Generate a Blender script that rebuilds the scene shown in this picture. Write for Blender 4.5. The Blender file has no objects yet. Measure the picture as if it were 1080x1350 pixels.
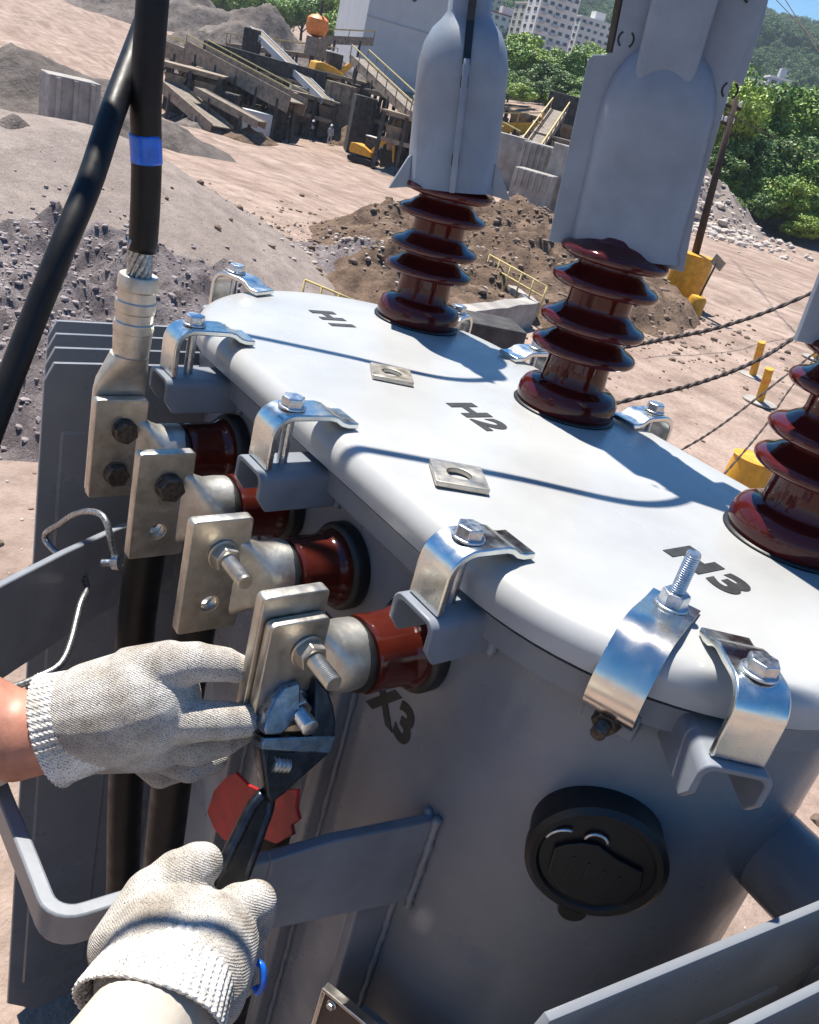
import bpy, bmesh, math, random
import numpy as np
from mathutils import Vector, Matrix, Euler, noise as mnoise
random.seed(7); RNG = np.random.default_rng(7)
R_ = math.radians
scene = bpy.context.scene
COL = scene.collection

# ------------------------------------------------------------------ camera
PITCH, ROLL, YAW = R_(25.3135), R_(15.1626), R_(138.4357)
CAM = np.array([0.8651, -0.6922, 0.2606]); FPX = 1137.72
_F = np.array([math.cos(YAW)*math.cos(PITCH), math.sin(YAW)*math.cos(PITCH), -math.sin(PITCH)])
_r = np.cross(_F, [0, 0, 1]); _r /= np.linalg.norm(_r); _u = np.cross(_r, _F)
_R = math.cos(ROLL)*_r + math.sin(ROLL)*_u
_U = -math.sin(ROLL)*_r + math.cos(ROLL)*_u
cd = bpy.data.cameras.new('camera'); cam = bpy.data.objects.new('camera', cd); COL.objects.link(cam)
cd.sensor_fit = 'HORIZONTAL'; cd.sensor_width = 36.0; cd.lens = 36.0*FPX/1080.0
cd.clip_start = 0.02; cd.clip_end = 8000
m = Matrix.Identity(4)
for i in range(3):
    m[i][0] = _R[i]; m[i][1] = _U[i]; m[i][2] = -_F[i]; m[i][3] = CAM[i]
cam.matrix_world = m
scene.camera = cam
scene.render.resolution_x = 819; scene.render.resolution_y = 1024

# ------------------------------------------------------------------ sky, sun, exposure
SUN_DIR = Vector((-0.42, -0.02, 1.0)).normalized()          # towards the sun
SUN_EL = math.asin(SUN_DIR.z); SUN_AZ = math.atan2(SUN_DIR.x, SUN_DIR.y)
w = bpy.data.worlds.new('World'); scene.world = w; w.use_nodes = True
nt = w.node_tree; nt.nodes.clear()
sky = nt.nodes.new('ShaderNodeTexSky'); sky.sky_type = 'NISHITA'; sky.sun_disc = False
sky.sun_elevation = SUN_EL; sky.sun_rotation = SUN_AZ; sky.air_density = 1.0; sky.dust_density = 0.2; sky.ozone_density = 2.5
bg = nt.nodes.new('ShaderNodeBackground'); bg.inputs['Strength'].default_value = 0.075
wo = nt.nodes.new('ShaderNodeOutputWorld')
hs = nt.nodes.new('ShaderNodeHueSaturation'); hs.inputs['Saturation'].default_value = 1.5; nt.links.new(sky.outputs[0], hs.inputs['Color']); nt.links.new(hs.outputs[0], bg.inputs[0]); nt.links.new(bg.outputs[0], wo.inputs[0])
sl = bpy.data.lights.new('sun', 'SUN'); sl.energy = 5.0; sl.angle = R_(0.55); sl.color = (1.0, 0.945, 0.85)
so = bpy.data.objects.new('sun', sl); COL.objects.link(so); so.location = (0, 0, 30)
so.rotation_euler = (-SUN_DIR).to_track_quat('-Z', 'Y').to_euler()
vs = scene.view_settings; vs.view_transform = 'Standard'; vs.look = 'None'; vs.gamma = 1; vs.exposure = 0.95
vs.use_curve_mapping = False

# ------------------------------------------------------------------ pixel -> direction helpers (photo pixels 1080x1350)
def rayd(px, py): return _F + _R*((px-540)/FPX) - _U*((py-675)/FPX)
def at(px, py, d): return CAM + rayd(px, py)*d                       # d: depth along the view axis
def hit(px, py, ax, v):
    d = rayd(px, py); return CAM + d*((v-CAM[ax])/d[ax])
def far(px, py, dist):                                               # dist: horizontal distance
    d = rayd(px, py); return CAM + d*(dist/math.hypot(d[0], d[1]))
def azim(px, py):                                                    # azimuth to the right of the view direction
    d = rayd(px, py); return YAW - math.atan2(d[1], d[0])
def polar(az, r, h=0.0):
    a = YAW - az; return np.array([CAM[0]+r*math.cos(a), CAM[1]+r*math.sin(a), CAM[2]+h])

# ------------------------------------------------------------------ materials
def mat(name, col, rough=0.5, metal=0.0, var=0.15, scale=20.0, bump=0.0, bscale=None, col2=None, coat=0.0,
        spec=0.5, detail=6.0, rvar=0.0, dist=0.002, lo=0.35, hi=0.65, trans=0.0):
    m = bpy.data.materials.new(name); m.use_nodes = True
    n = m.node_tree.nodes; L = m.node_tree.links; b = n['Principled BSDF']
    tc = n.new('ShaderNodeTexCoord'); nz = n.new('ShaderNodeTexNoise')
    nz.inputs['Scale'].default_value = scale; nz.inputs['Detail'].default_value = detail; nz.inputs['Roughness'].default_value = 0.62
    L.new(tc.outputs['Object'], nz.inputs['Vector'])
    cr = n.new('ShaderNodeValToRGB')
    c2 = col2 if col2 else tuple(min(1, c*(1+var)) for c in col)
    c1 = col if col2 else tuple(c*(1-var) for c in col)
    cr.color_ramp.elements[0].position = lo; cr.color_ramp.elements[1].position = hi
    cr.color_ramp.elements[0].color = (*c1, 1); cr.color_ramp.elements[1].color = (*c2, 1)
    L.new(nz.outputs['Fac'], cr.inputs['Fac']); L.new(cr.outputs['Color'], b.inputs['Base Color'])
    b.inputs['Roughness'].default_value = rough; b.inputs['Metallic'].default_value = metal
    b.inputs['Specular IOR Level'].default_value = spec; b.inputs['Coat Weight'].default_value = coat
    b.inputs['Coat Roughness'].default_value = 0.08
    if rvar:
        mr = n.new('ShaderNodeMapRange'); mr.inputs['To Min'].default_value = max(0.02, rough-rvar); mr.inputs['To Max'].default_value = min(1, rough+rvar)
        mr.inputs['From Min'].default_value = 0.3; mr.inputs['From Max'].default_value = 0.7
        n2 = n.new('ShaderNodeTexNoise'); n2.inputs['Scale'].default_value = scale*1.7; n2.inputs['Detail'].default_value = 5
        L.new(tc.outputs['Object'], n2.inputs['Vector']); L.new(n2.outputs['Fac'], mr.inputs['Value']); L.new(mr.outputs['Result'], b.inputs['Roughness'])
    if bump:
        bn = n.new('ShaderNodeTexNoise'); bn.inputs['Scale'].default_value = bscale or scale*3; bn.inputs['Detail'].default_value = 5
        L.new(tc.outputs['Object'], bn.inputs['Vector'])
        bp = n.new('ShaderNodeBump'); bp.inputs['Strength'].default_value = bump; bp.inputs['Distance'].default_value = dist
        L.new(bn.outputs['Fac'], bp.inputs['Height']); L.new(bp.outputs['Normal'], b.inputs['Normal'])
    return m
M = {}
M['paint'] = mat('grey_paint_shaded', (0.195, 0.206, 0.224), 0.33, var=0.12, scale=7, bump=0.35, bscale=14, dist=0.003, rvar=0.15)  # same paint as the lid, colour darkened for the shaded walls
M['paint_sunlit'] = mat('grey_paint_sunlit', (0.372, 0.374, 0.368), 0.30, var=0.13, scale=4, bump=0.10, bscale=45, dist=0.001, rvar=0.07)  # same paint as the tank, colour lightened for the sunlit top
M['bracket'] = mat('grey_bracket_paint', (0.195, 0.212, 0.240), 0.38, var=0.12, scale=25, bump=0.15, bscale=120, dist=0.0008)
M['porc'] = mat('brown_glazed_porcelain', (0.060, 0.009, 0.008), 0.07, var=0.2, scale=15, coat=0.0, spec=0.42)
M['porclv'] = mat('red_brown_porcelain', (0.070, 0.0115, 0.007), 0.10, var=0.2, scale=25, coat=0.0, spec=0.55)
M['rubber'] = mat('black_rubber', (0.012, 0.012, 0.013), 0.45, var=0.3, scale=60, bump=0.1)
M['cable'] = mat('black_cable_sheath', (0.007, 0.007, 0.008), 0.48, var=0.3, scale=40, spec=0.3, bump=0.12, bscale=150, dist=0.0006, rvar=0.1)
M['zinc'] = mat('zinc_plated_steel', (0.66, 0.70, 0.72), 0.27, 1.0, scale=45, col2=(0.78, 0.78, 0.70), rvar=0.1, bump=0.05, bscale=200, dist=0.0004)
M['bolt'] = mat('galvanised_bolt', (0.58, 0.60, 0.62), 0.33, 1.0, var=0.15, scale=150, rvar=0.1)
M['tin'] = mat('tinned_terminal', (0.42, 0.38, 0.32), 0.42, 0.9, scale=60, col2=(0.58, 0.54, 0.47), bump=0.25, bscale=300, dist=0.0006, rvar=0.1)
M['alum'] = mat('cast_aluminium', (0.42, 0.40, 0.36), 0.42, 0.9, scale=70, col2=(0.60, 0.58, 0.53), bump=0.3, bscale=220, dist=0.0008)
M['tinlug'] = mat('crimped_lug_metal', (0.50, 0.45, 0.38), 0.45, 0.85, scale=90, col2=(0.66, 0.61, 0.53), bump=0.25, bscale=260, dist=0.0008)
M['darkbolt'] = mat('oxidised_bolt', (0.10, 0.085, 0.075), 0.5, 0.8, var=0.5, scale=250, bump=0.3, bscale=500, dist=0.0004)
M['strap'] = mat('tinned_copper_strap', (0.72, 0.68, 0.62), 0.22, 1.0, var=0.08, scale=40, rvar=0.08)
M['cover'] = mat('grey_polymer_cover', (0.21, 0.24, 0.285), 0.45, var=0.13, scale=18, bump=0.12, bscale=60, dist=0.001, rvar=0.1)
M['ink'] = mat('black_stencil_paint', (0.02, 0.02, 0.022), 0.6, var=0.5, scale=120)
M['black'] = mat('black_gauge_plastic', (0.006, 0.006, 0.007), 0.42, var=0.3, scale=60)
M['blue'] = mat('blue_tape', (0.008, 0.13, 0.62), 0.3, var=0.2, scale=80, bump=0.3, bscale=120, dist=0.001)
M['redtape'] = mat('red_tape', (0.33, 0.004, 0.007), 0.6, var=0.25, scale=60, bump=0.3, bscale=120, dist=0.001)
M['chrome'] = mat('blackened_chrome_wrench', (0.20, 0.25, 0.32), 0.28, 0.95, var=0.3, scale=90, rvar=0.1, bump=0.1, bscale=250, dist=0.0004)
M['wrbody'] = mat('black_oxide_wrench', (0.045, 0.05, 0.06), 0.33, 0.85, var=0.35, scale=90, rvar=0.12, bump=0.1, bscale=250, dist=0.0004)
M['wrdark'] = mat('dark_wrench_recess', (0.02, 0.021, 0.024), 0.45, 0.4, var=0.4, scale=120)
M['plate'] = mat('brown_nameplate', (0.06, 0.04, 0.035), 0.35, 0.3, var=0.2, scale=80)
M['wire'] = mat('braided_steel_wire', (0.35, 0.36, 0.36), 0.4, 0.9, var=0.5, scale=400)
M['skin'] = mat('sunburnt_skin', (0.46, 0.20, 0.135), 0.5, var=0.22, scale=45, bump=0.25, bscale=350, dist=0.0006)
M['sleeve'] = mat('cream_sleeve_cloth', (0.50, 0.445, 0.37), 0.9, var=0.12, scale=18, bump=0.5, bscale=26, dist=0.006)
M['trouser'] = mat('dark_work_trousers', (0.03, 0.032, 0.04), 0.9, var=0.2, scale=30, bump=0.3, bscale=700)
M['helmet'] = mat('white_helmet', (0.7, 0.7, 0.68), 0.3, var=0.05, scale=10)

# ------------------------------------------------------------------ mesh helpers
class MB:
    def __init__(s): s.v = []; s.f = []
    def add(s, verts, faces):
        o = len(s.v); s.v.extend([tuple(float(c) for c in p) for p in verts]); s.f.extend([tuple(i+o for i in f) for f in faces]); return s
    def box(s, c, size, rot=None):
        sx, sy, sz = [k/2 for k in size]
        vs_ = [Vector((x*sx, y*sy, z*sz)) for x in (-1, 1) for y in (-1, 1) for z in (-1, 1)]
        if rot is not None: vs_ = [rot @ q for q in vs_]
        c = Vector(c)
        return s.add([q+c for q in vs_], [(0, 1, 3, 2), (4, 6, 7, 5), (0, 4, 5, 1), (2, 3, 7, 6), (0, 2, 6, 4), (1, 5, 7, 3)])
    def bar(s, a, b, wx, wz, up=(0, 0, 1)):                  # square bar from a to b
        a = Vector(a); b = Vector(b); d = b-a; L = d.length; d.normalize()
        u = Vector(up)
        if abs(u.dot(d)) > .98: u = Vector((1, 0, 0))
        x = d.cross(u).normalized(); z = x.cross(d)
        rot = Matrix((x, d, z)).transposed()
        return s.box((a+b)/2, (wx, L, wz), rot)
    def tube(s, pts, rad, seg=12, cap=True):
        pts = [Vector(q) for q in pts]; n = len(pts)
        rad = [rad]*n if not hasattr(rad, '__len__') else rad
        o = len(s.v); t0 = (pts[1]-pts[0]).normalized()
        up = Vector((0, 0, 1)) if abs(t0.z) < .9 else Vector((1, 0, 0))
        x = t0.cross(up).normalized()
        for i in range(n):
            t = (pts[min(i+1, n-1)]-pts[max(i-1, 0)]).normalized()
            x = (x-t*x.dot(t)).normalized(); y = t.cross(x)
            for k in range(seg):
                a = 2*math.pi*k/seg; q = pts[i]+(x*math.cos(a)+y*math.sin(a))*rad[i]; s.v.append(tuple(q))
        for i in range(n-1):
            for k in range(seg):
                k2 = (k+1) % seg; s.f.append((o+i*seg+k, o+i*seg+k2, o+(i+1)*seg+k2, o+(i+1)*seg+k))
        if cap:
            s.f.append(tuple(o+k for k in range(seg))[::-1]); s.f.append(tuple(o+(n-1)*seg+k for k in range(seg)))
        return s
    def lathe(s, prof, seg=48, mtx=None, cap=True):
        o = len(s.v); n = len(prof)
        for (r, z) in prof:
            for k in range(seg):
                a = 2*math.pi*k/seg; q = Vector((r*math.cos(a), r*math.sin(a), z))
                if mtx is not None: q = mtx @ q
                s.v.append(tuple(q))
        for i in range(n-1):
            for k in range(seg):
                k2 = (k+1) % seg; s.f.append((o+i*seg+k, o+i*seg+k2, o+(i+1)*seg+k2, o+(i+1)*seg+k))
        if cap:
            s.f.append(tuple(o+k for k in range(seg))[::-1]); s.f.append(tuple(o+(n-1)*seg+k for k in range(seg)))
        return s
    def prism(s, outline, z0, z1, mtx=None):
        n = len(outline); o = len(s.v)
        for z in (z0, z1):
            for (x, y) in outline:
                q = Vector((x, y, z))
                if mtx is not None: q = mtx @ q
                s.v.append(tuple(q))
        s.f.append(tuple(o+i for i in range(n))[::-1]); s.f.append(tuple(o+n+i for i in range(n)))
        for i in range(n):
            j = (i+1) % n; s.f.append((o+i, o+j, o+n+j, o+n+i))
        return s
    def mesh(s, name):
        me = bpy.data.meshes.new(name); me.from_pydata(s.v, [], s.f); me.update()
        bm = bmesh.new(); bm.from_mesh(me); bmesh.ops.recalc_face_normals(bm, faces=bm.faces); bm.to_mesh(me); bm.free()
        return me
    def build(s, name, m, parent=None, smooth=None, bevel=0, bseg=2):
        return link(name, s.mesh(name), m, parent, smooth, bevel, bseg)
def link(name, me, m, parent=None, smooth=None, bevel=0, bseg=2, mw=None):
    o = bpy.data.objects.new(name, me); COL.objects.link(o)
    if m is not None and not me.materials: me.materials.append(M[m] if isinstance(m, str) else m)
    if smooth is not None:
        me.shade_smooth() if smooth >= 180 else me.set_sharp_from_angle(angle=R_(smooth))
        if smooth < 180:
            for p in me.polygons: p.use_smooth = True
    if bevel:
        b = o.modifiers.new('bevel', 'BEVEL'); b.width = bevel; b.segments = bseg; b.limit_method = 'ANGLE'; b.angle_limit = R_(35); b.harden_normals = False
    if parent is not None: o.parent = parent
    if mw is not None: o.matrix_local = mw
    return o
def empty(name, loc=(0, 0, 0), rz=0.0):
    o = bpy.data.objects.new(name, None); COL.objects.link(o); o.location = loc; o.rotation_euler = (0, 0, rz); o.empty_display_size = .05; return o
def tag(o, label=None, cat=None, group=None, kind=None):
    if label: o['label'] = label
    if cat: o['category'] = cat
    if group: o['group'] = group
    if kind: o['kind'] = kind
    return o
def plate2d(outer, holes=(), thick=.005, bev=.001, res=2):
    cu = bpy.data.curves.new('tmp', 'CURVE'); cu.dimensions = '2D'; cu.fill_mode = 'BOTH'
    cu.extrude = max(1e-5, thick/2-bev); cu.bevel_depth = bev; cu.bevel_resolution = 1; cu.offset = -bev
    for ol in [outer]+list(holes):
        sp = cu.splines.new('POLY'); sp.points.add(len(ol)-1); sp.use_cyclic_u = True
        for i, (x, y) in enumerate(ol): sp.points[i].co = (x, y, 0, 1)
    ob = bpy.data.objects.new('tmp', cu); COL.objects.link(ob)
    dg = bpy.context.evaluated_depsgraph_get(); me = bpy.data.meshes.new_from_object(ob.evaluated_get(dg))
    bpy.data.objects.remove(ob); bpy.data.curves.remove(cu)
    me.materials.clear(); return me
def circ(cx, cy, r, n=24): return [(cx+r*math.cos(2*math.pi*k/n), cy+r*math.sin(2*math.pi*k/n)) for k in range(n)]
def rrect(x0, y0, x1, y1, r, n=4):
    out = []
    for (cx, cy, a0) in ((x1-r, y0+r, -90), (x1-r, y1-r, 0), (x0+r, y1-r, 90), (x0+r, y0+r, 180)):
        for k in range(n+1): a = R_(a0+90*k/n); out.append((cx+r*math.cos(a), cy+r*math.sin(a)))
    return out
def frame(origin, x, y, z):
    m_ = Matrix.Identity(4)
    for i in range(3): m_[i][0] = x[i]; m_[i][1] = y[i]; m_[i][2] = z[i]; m_[i][3] = origin[i]
    return m_
def spline(pts, n=10):                                         # Catmull-Rom
    P = [np.array(q, float) for q in pts]; P = [2*P[0]-P[1]]+P+[2*P[-1]-P[-2]]; out = []
    for i in range(1, len(P)-2):
        for k in range(n):
            t = k/n; a, b, c, d = P[i-1:i+3]
            out.append(.5*((2*b)+(-a+c)*t+(2*a-5*b+4*c-d)*t*t+(-a+3*b-3*c+d)*t**3))
    out.append(P[-2]); return out
def hexprof(r): return [(r*math.cos(R_(60*k)), r*math.sin(R_(60*k))) for k in range(6)]
def hex_bolt(parent, mtx, af=.017, h=.007, mt='bolt', washer=.011, shank=0, shank_r=.005, name='bolt', stud=0, nut=False):
    """hex head (or nut) sitting on the local XY plane, axis +Z; optional washer, shank below, stud above"""
    b = MB(); z0 = 0
    if washer: b.lathe([(washer*.98, 0), (washer, .0006), (washer, .0016), (washer*.97, .0022)], 28, mtx); z0 = .0022
    r = af/2/math.cos(R_(30)); ch = h*.18
    hx = hexprof(r); hs = hexprof(r*.93)
    o = len(b.v)
    for z, pf in ((z0, hx), (z0+h-ch, hx), (z0+h, hs)):
        for (x, y) in pf: b.v.append(tuple(mtx @ Vector((x, y, z))))
    for i in range(2):
        for k in range(6): k2 = (k+1) % 6; b.f.append((o+i*6+k, o+i*6+k2, o+(i+1)*6+k2, o+(i+1)*6+k))
    b.f.append(tuple(o+12+k for k in range(6)))
    ob = b.build(name, mt, parent, 30, .0005, 2)
    if stud:
        t = MB(); prof = []; pitch = .0016; n = int(stud/pitch)
        for i in range(n): prof += [(shank_r*.9, z0+h+i*pitch), (shank_r, z0+h+i*pitch+pitch*.5)]
        prof += [(shank_r*.85, z0+h+stud)]
        t.lathe(prof, 20, mtx); t.build('stud', mt, ob, 50)
    if shank:
        t = MB(); pitch = .002; n = int(shank/pitch); prof = []
        for i in range(n): prof += [(shank_r*.9, -i*pitch), (shank_r, -i*pitch-pitch*.5)]
        t.lathe(prof, 14, mtx); t.build('shank', mt, ob, 50)
    return ob
def strip_mesh(prof, width, th, mtx, b):
    """bent strip: prof in (o,z), width along local X"""
    P = [Vector((0, q[0], q[1])) for q in prof]; n = len(P); o = len(b.v)
    for i in range(n):
        t = (P[min(i+1, n-1)]-P[max(i-1, 0)]).normalized(); nn = Vector((0, -t.z, t.y))
        for sx in (-1, 1):
            for sn in (-.5, .5):
                q = P[i]+nn*th*sn+Vector((sx*width/2, 0, 0)); b.v.append(tuple(mtx @ q))
    for i in range(n-1):
        a = o+i*4; c = a+4
        b.f += [(a, a+1, c+1, c), (a+2, c+2, c+3, a+3), (a, c, c+2, a+2), (a+1, a+3, c+3, c+1)]
    b.f += [(o, o+2, o+3, o+1), (o+(n-1)*4, o+(n-1)*4+1, o+(n-1)*4+3, o+(n-1)*4+2)]
    return b

# =================================================================== TERRAIN
def vnoise(x, y, seed=0):
    xi = np.floor(x).astype(np.int64); yi = np.floor(y).astype(np.int64); fx = x-xi; fy = y-yi
    fx = fx*fx*(3-2*fx); fy = fy*fy*(3-2*fy)
    def h(a, b):
        n = (a*374761393+b*668265263+seed*144665) & 0x7fffffff; n = ((n ^ (n >> 13))*1274126177) & 0x7fffffff
        return ((n ^ (n >> 16)) & 0xffff)/65535.0
    return (h(xi, yi)*(1-fx)+h(xi+1, yi)*fx)*(1-fy)+(h(xi, yi+1)*(1-fx)+h(xi+1, yi+1)*fx)*fy
def fbm(x, y, oct=4, seed=0):
    s = 0; a = 1; t = 0
    for k in range(oct): s = s+a*vnoise(x*2**k, y*2**k, seed+k); t += a; a *= .5
    return s/t-.5
PROFS = [  # azimuth, list of (r, height relative to camera)
    (azim(-300, -100), [(8, -5.3), (30, -5.6), (60, -6.5), (85, -6.8), (110, -6), (200, 0.0), (400, 8), (900, 25), (3000, 60)]),
    (azim(300, 50), [(8, -5.3), (30, -5.6), (60, -6.6), (85, -7.0), (102, -7.0), (135, -4.0), (200, 0.3), (400, 10), (900, 25), (3000, 60)]),
    (azim(560, 120), [(8, -5.3), (25, -5.6), (55, -6.3), (80, -6.8), (95, -5.5), (130, -1.0), (200, 4), (350, 18), (900, 30), (3000, 60)]),
    (azim(720, 165), [(8, -5.3), (25, -5.6), (40, -5.3), (60, -4.6), (80, -3.6), (95, -2.2), (110, 1.0), (140, 2.5), (200, 8), (350, 20), (900, 40), (3000, 60)]),
    (azim(900, 215), [(8, -5.3), (34, -5.5), (70, -5.1), (92, -4.4), (104, -1.5), (125, 2), (200, 8), (350, 18), (900, 40), (3000, 60)]),
    (azim(1050, 255), [(8, -5.3), (34, -5.5), (70, -5.0), (100, -4.2), (112, -2.8), (150, 3), (300, 12), (900, 40), (3000, 60)]),
]
PAZ = [p[0] for p in PROFS]
def ground_h(az, r):
    az = np.asarray(az, float); r = np.asarray(r, float)
    hs = np.stack([np.interp(r, [0, 3.0]+[q[0] for q in p[1]], [-1.46, -1.46]+[q[1] for q in p[1]]) for p in PROFS])
    out = np.zeros_like(r)
    azc = np.clip(az, PAZ[0], PAZ[-1])
    for i in range(len(PAZ)-1):
        t = (azc-PAZ[i])/(PAZ[i+1]-PAZ[i]); k = (t >= 0) & (t <= 1); t = np.clip(t, 0, 1); t = t*t*(3-2*t)
        out = np.where(k, hs[i]*(1-t)+hs[i+1]*t, out)
    x = r*np.sin(az); y = r*np.cos(az)
    amp = np.interp(r, [0, 3, 9, 40, 150, 600], [.015, .03, .25, .45, 1.5, 6])
    out = out+amp*fbm(x/6, y/6, 5, 3)*np.interp(r, [0, 400, 700], [1, 1, .4])
    return out
def grid_mesh(name, AZ, RR, hfun, close=False):
    A, RG = np.meshgrid(AZ, RR, indexing='ij'); H = hfun(A, RG); a = YAW-A
    V = np.stack([CAM[0]+RG*np.cos(a), CAM[1]+RG*np.sin(a), CAM[2]+H], -1).reshape(-1, 3)
    na, nr = A.shape; i = np.arange(na-1 if not close else na)[:, None]; j = np.arange(nr-1)[None, :]
    i2 = (i+1) % na
    Fq = np.stack([i*nr+j, i*nr+j+1, i2*nr+j+1, i2*nr+j], -1).reshape(-1, 4)
    me = bpy.data.meshes.new(name); me.vertices.add(len(V)); me.vertices.foreach_set('co', V.ravel())
    me.loops.add(Fq.size); me.loops.foreach_set('vertex_index', Fq.ravel().astype(np.int32))
    me.polygons.add(len(Fq)); me.polygons.foreach_set('loop_start', np.arange(0, Fq.size, 4, dtype=np.int32)); me.polygons.foreach_set('loop_total', np.full(len(Fq), 4, np.int32))
    me.update(calc_edges=True); me.validate(); me.shade_smooth()
    return me
def ground_mat(name, c1, c2, c3, s1=.25, s2=3.0, bump=.6, ruts=False):
    m = bpy.data.materials.new(name); m.use_nodes = True; n = m.node_tree.nodes; L = m.node_tree.links; b = n['Principled BSDF']
    tc = n.new('ShaderNodeTexCoord'); b.inputs['Roughness'].default_value = .95; b.inputs['Specular IOR Level'].default_value = .15
    def nz(s, d=8): q = n.new('ShaderNodeTexNoise'); q.inputs['Scale'].default_value = s; q.inputs['Detail'].default_value = d; q.inputs['Roughness'].default_value = .65; L.new(tc.outputs['Object'], q.inputs['Vector']); return q
    a = nz(s1); f = nz(s2, 12); g = nz(s2*14, 6)
    r1 = n.new('ShaderNodeValToRGB'); r1.color_ramp.elements[0].position = .38; r1.color_ramp.elements[1].position = .62
    r1.color_ramp.elements[0].color = (*c1, 1); r1.color_ramp.elements[1].color = (*c2, 1); L.new(a.outputs['Fac'], r1.inputs['Fac'])
    r2 = n.new('ShaderNodeValToRGB'); r2.color_ramp.elements[0].position = .42; r2.color_ramp.elements[1].position = .66
    r2.color_ramp.elements[0].color = (0, 0, 0, 1); r2.color_ramp.elements[1].color = (1, 1, 1, 1); L.new(f.outputs['Fac'], r2.inputs['Fac'])
    mx = n.new('ShaderNodeMixRGB'); mx.inputs['Color2'].default_value = (*c3, 1); L.new(r2.outputs['Color'], mx.inputs['Fac']); L.new(r1.outputs['Color'], mx.inputs['Color1'])
    m2 = n.new('ShaderNodeMixRGB'); m2.blend_type = 'MULTIPLY'; m2.inputs['Fac'].default_value = .5
    r3 = n.new('ShaderNodeValToRGB'); r3.color_ramp.elements[0].position = .35; r3.color_ramp.elements[1].position = .6; r3.color_ramp.elements[0].color = (.45, .43, .42, 1)
    L.new(g.outputs['Fac'], r3.inputs['Fac']); L.new(mx.outputs['Color'], m2.inputs['Color1']); L.new(r3.outputs['Color'], m2.inputs['Color2'])
    if ruts:
        mp = n.new('ShaderNodeMapping'); mp.inputs['Rotation'].default_value = (0, 0, R_(-128)); mp.inputs['Scale'].default_value = (.05, 1.1, 1); L.new(tc.outputs['Object'], mp.inputs['Vector'])
        rn = n.new('ShaderNodeTexNoise'); rn.inputs['Scale'].default_value = 1.0; rn.inputs['Detail'].default_value = 4; rn.inputs['Distortion'].default_value = .6; L.new(mp.outputs['Vector'], rn.inputs['Vector'])
        rr_ = n.new('ShaderNodeValToRGB'); rr_.color_ramp.elements[0].position = .36; rr_.color_ramp.elements[1].position = .56; rr_.color_ramp.elements[0].color = (.70, .67, .66, 1); L.new(rn.outputs['Fac'], rr_.inputs['Fac'])
        m3_ = n.new('ShaderNodeMixRGB'); m3_.blend_type = 'MULTIPLY'; m3_.inputs['Fac'].default_value = .75; L.new(m2.outputs['Color'], m3_.inputs['Color1']); L.new(rr_.outputs['Color'], m3_.inputs['Color2']); m2 = m3_
    L.new(m2.outputs['Color'], b.inputs['Base Color'])
    bp = n.new('ShaderNodeBump'); bp.inputs['Strength'].default_value = bump; bp.inputs['Distance'].default_value = .25; L.new(f.outputs['Fac'], bp.inputs['Height'])
    b2 = n.new('ShaderNodeBump'); b2.inputs['Strength'].default_value = bump; b2.inputs['Distance'].default_value = .03; L.new(g.outputs['Fac'], b2.inputs['Height'])
    L.new(bp.outputs['Normal'], b2.inputs['Normal']); L.new(b2.outputs['Normal'], b.inputs['Normal'])
    return m
M['sand'] = ground_mat('pinkish_quarry_sand', (.335, .245, .20), (.42, .325, .27), (.25, .183, .148), .16, .7, .55, True)
M['gravel'] = ground_mat('grey_stockpile_gravel', (.27, .222, .195), (.335, .28, .25), (.225, .183, .162), .35, 1.6, .5)
M['rubble'] = ground_mat('mauve_grey_rubble', (.225, .190, .190), (.34, .295, .29), (.155, .128, .128), .6, 2.2, 1.0)
M['dirt'] = ground_mat('brown_excavated_dirt', (.17, .115, .08), (.25, .175, .125), (.09, .06, .045), .35, 1.3, 1.0)
M['heapm'] = ground_mat('dark_stone_heap', (.16, .135, .12), (.24, .205, .185), (.10, .085, .075), .3, 1.2, .9)
AZ_IN = np.linspace(-.62, .62, 300); AZ_OUT = np.linspace(.62, 2*math.pi-.62, 60)[1:-1]
RR = np.concatenate([[0.05, .5, 1, 1.5, 2, 2.5], np.geomspace(2.9, 3000, 230)])
go = link('ground', grid_mesh('ground', np.concatenate([AZ_IN, AZ_OUT]), RR, ground_h, True), 'sand'); tag(go, kind='structure')
# hills
RIDGE = [(azim(-400, 0), 8.0), (azim(300, 0), 8.6), (azim(700, 0), 9.4), (azim(900, 0), 9.0), (azim(990, 0), 8.05), (azim(1040, 20), 7.75), (azim(1080, 40), 7.45), (azim(1250, 60), 6.4), (1.2, 4)]
def hill_h(az, r):
    e = np.tan(np.radians(np.interp(az, [q[0] for q in RIDGE], [q[1] for q in RIDGE])))*950
    t = np.clip((r-330)/620, 0, 1); t = t**1.15
    b = np.clip((r-950)/900, 0, 1)
    h = 10+(e-10)*t - b*e*.8
    x = r*np.sin(az); y = r*np.cos(az)
    return h+fbm(x/140, y/140, 4, 11)*50*np.sin(np.clip(t, 0, 1)*math.pi)**.7 - 12*(1-np.clip((r-330)/60, 0, 1))
M['hill'] = mat('forest_floor', (.025, .045, .015), .95, var=.4, scale=.05)
ho = link('hills', grid_mesh('hills', np.linspace(-1.3, 1.3, 200), np.linspace(330, 1900, 90), hill_h), 'hill'); tag(ho, kind='structure')

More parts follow.
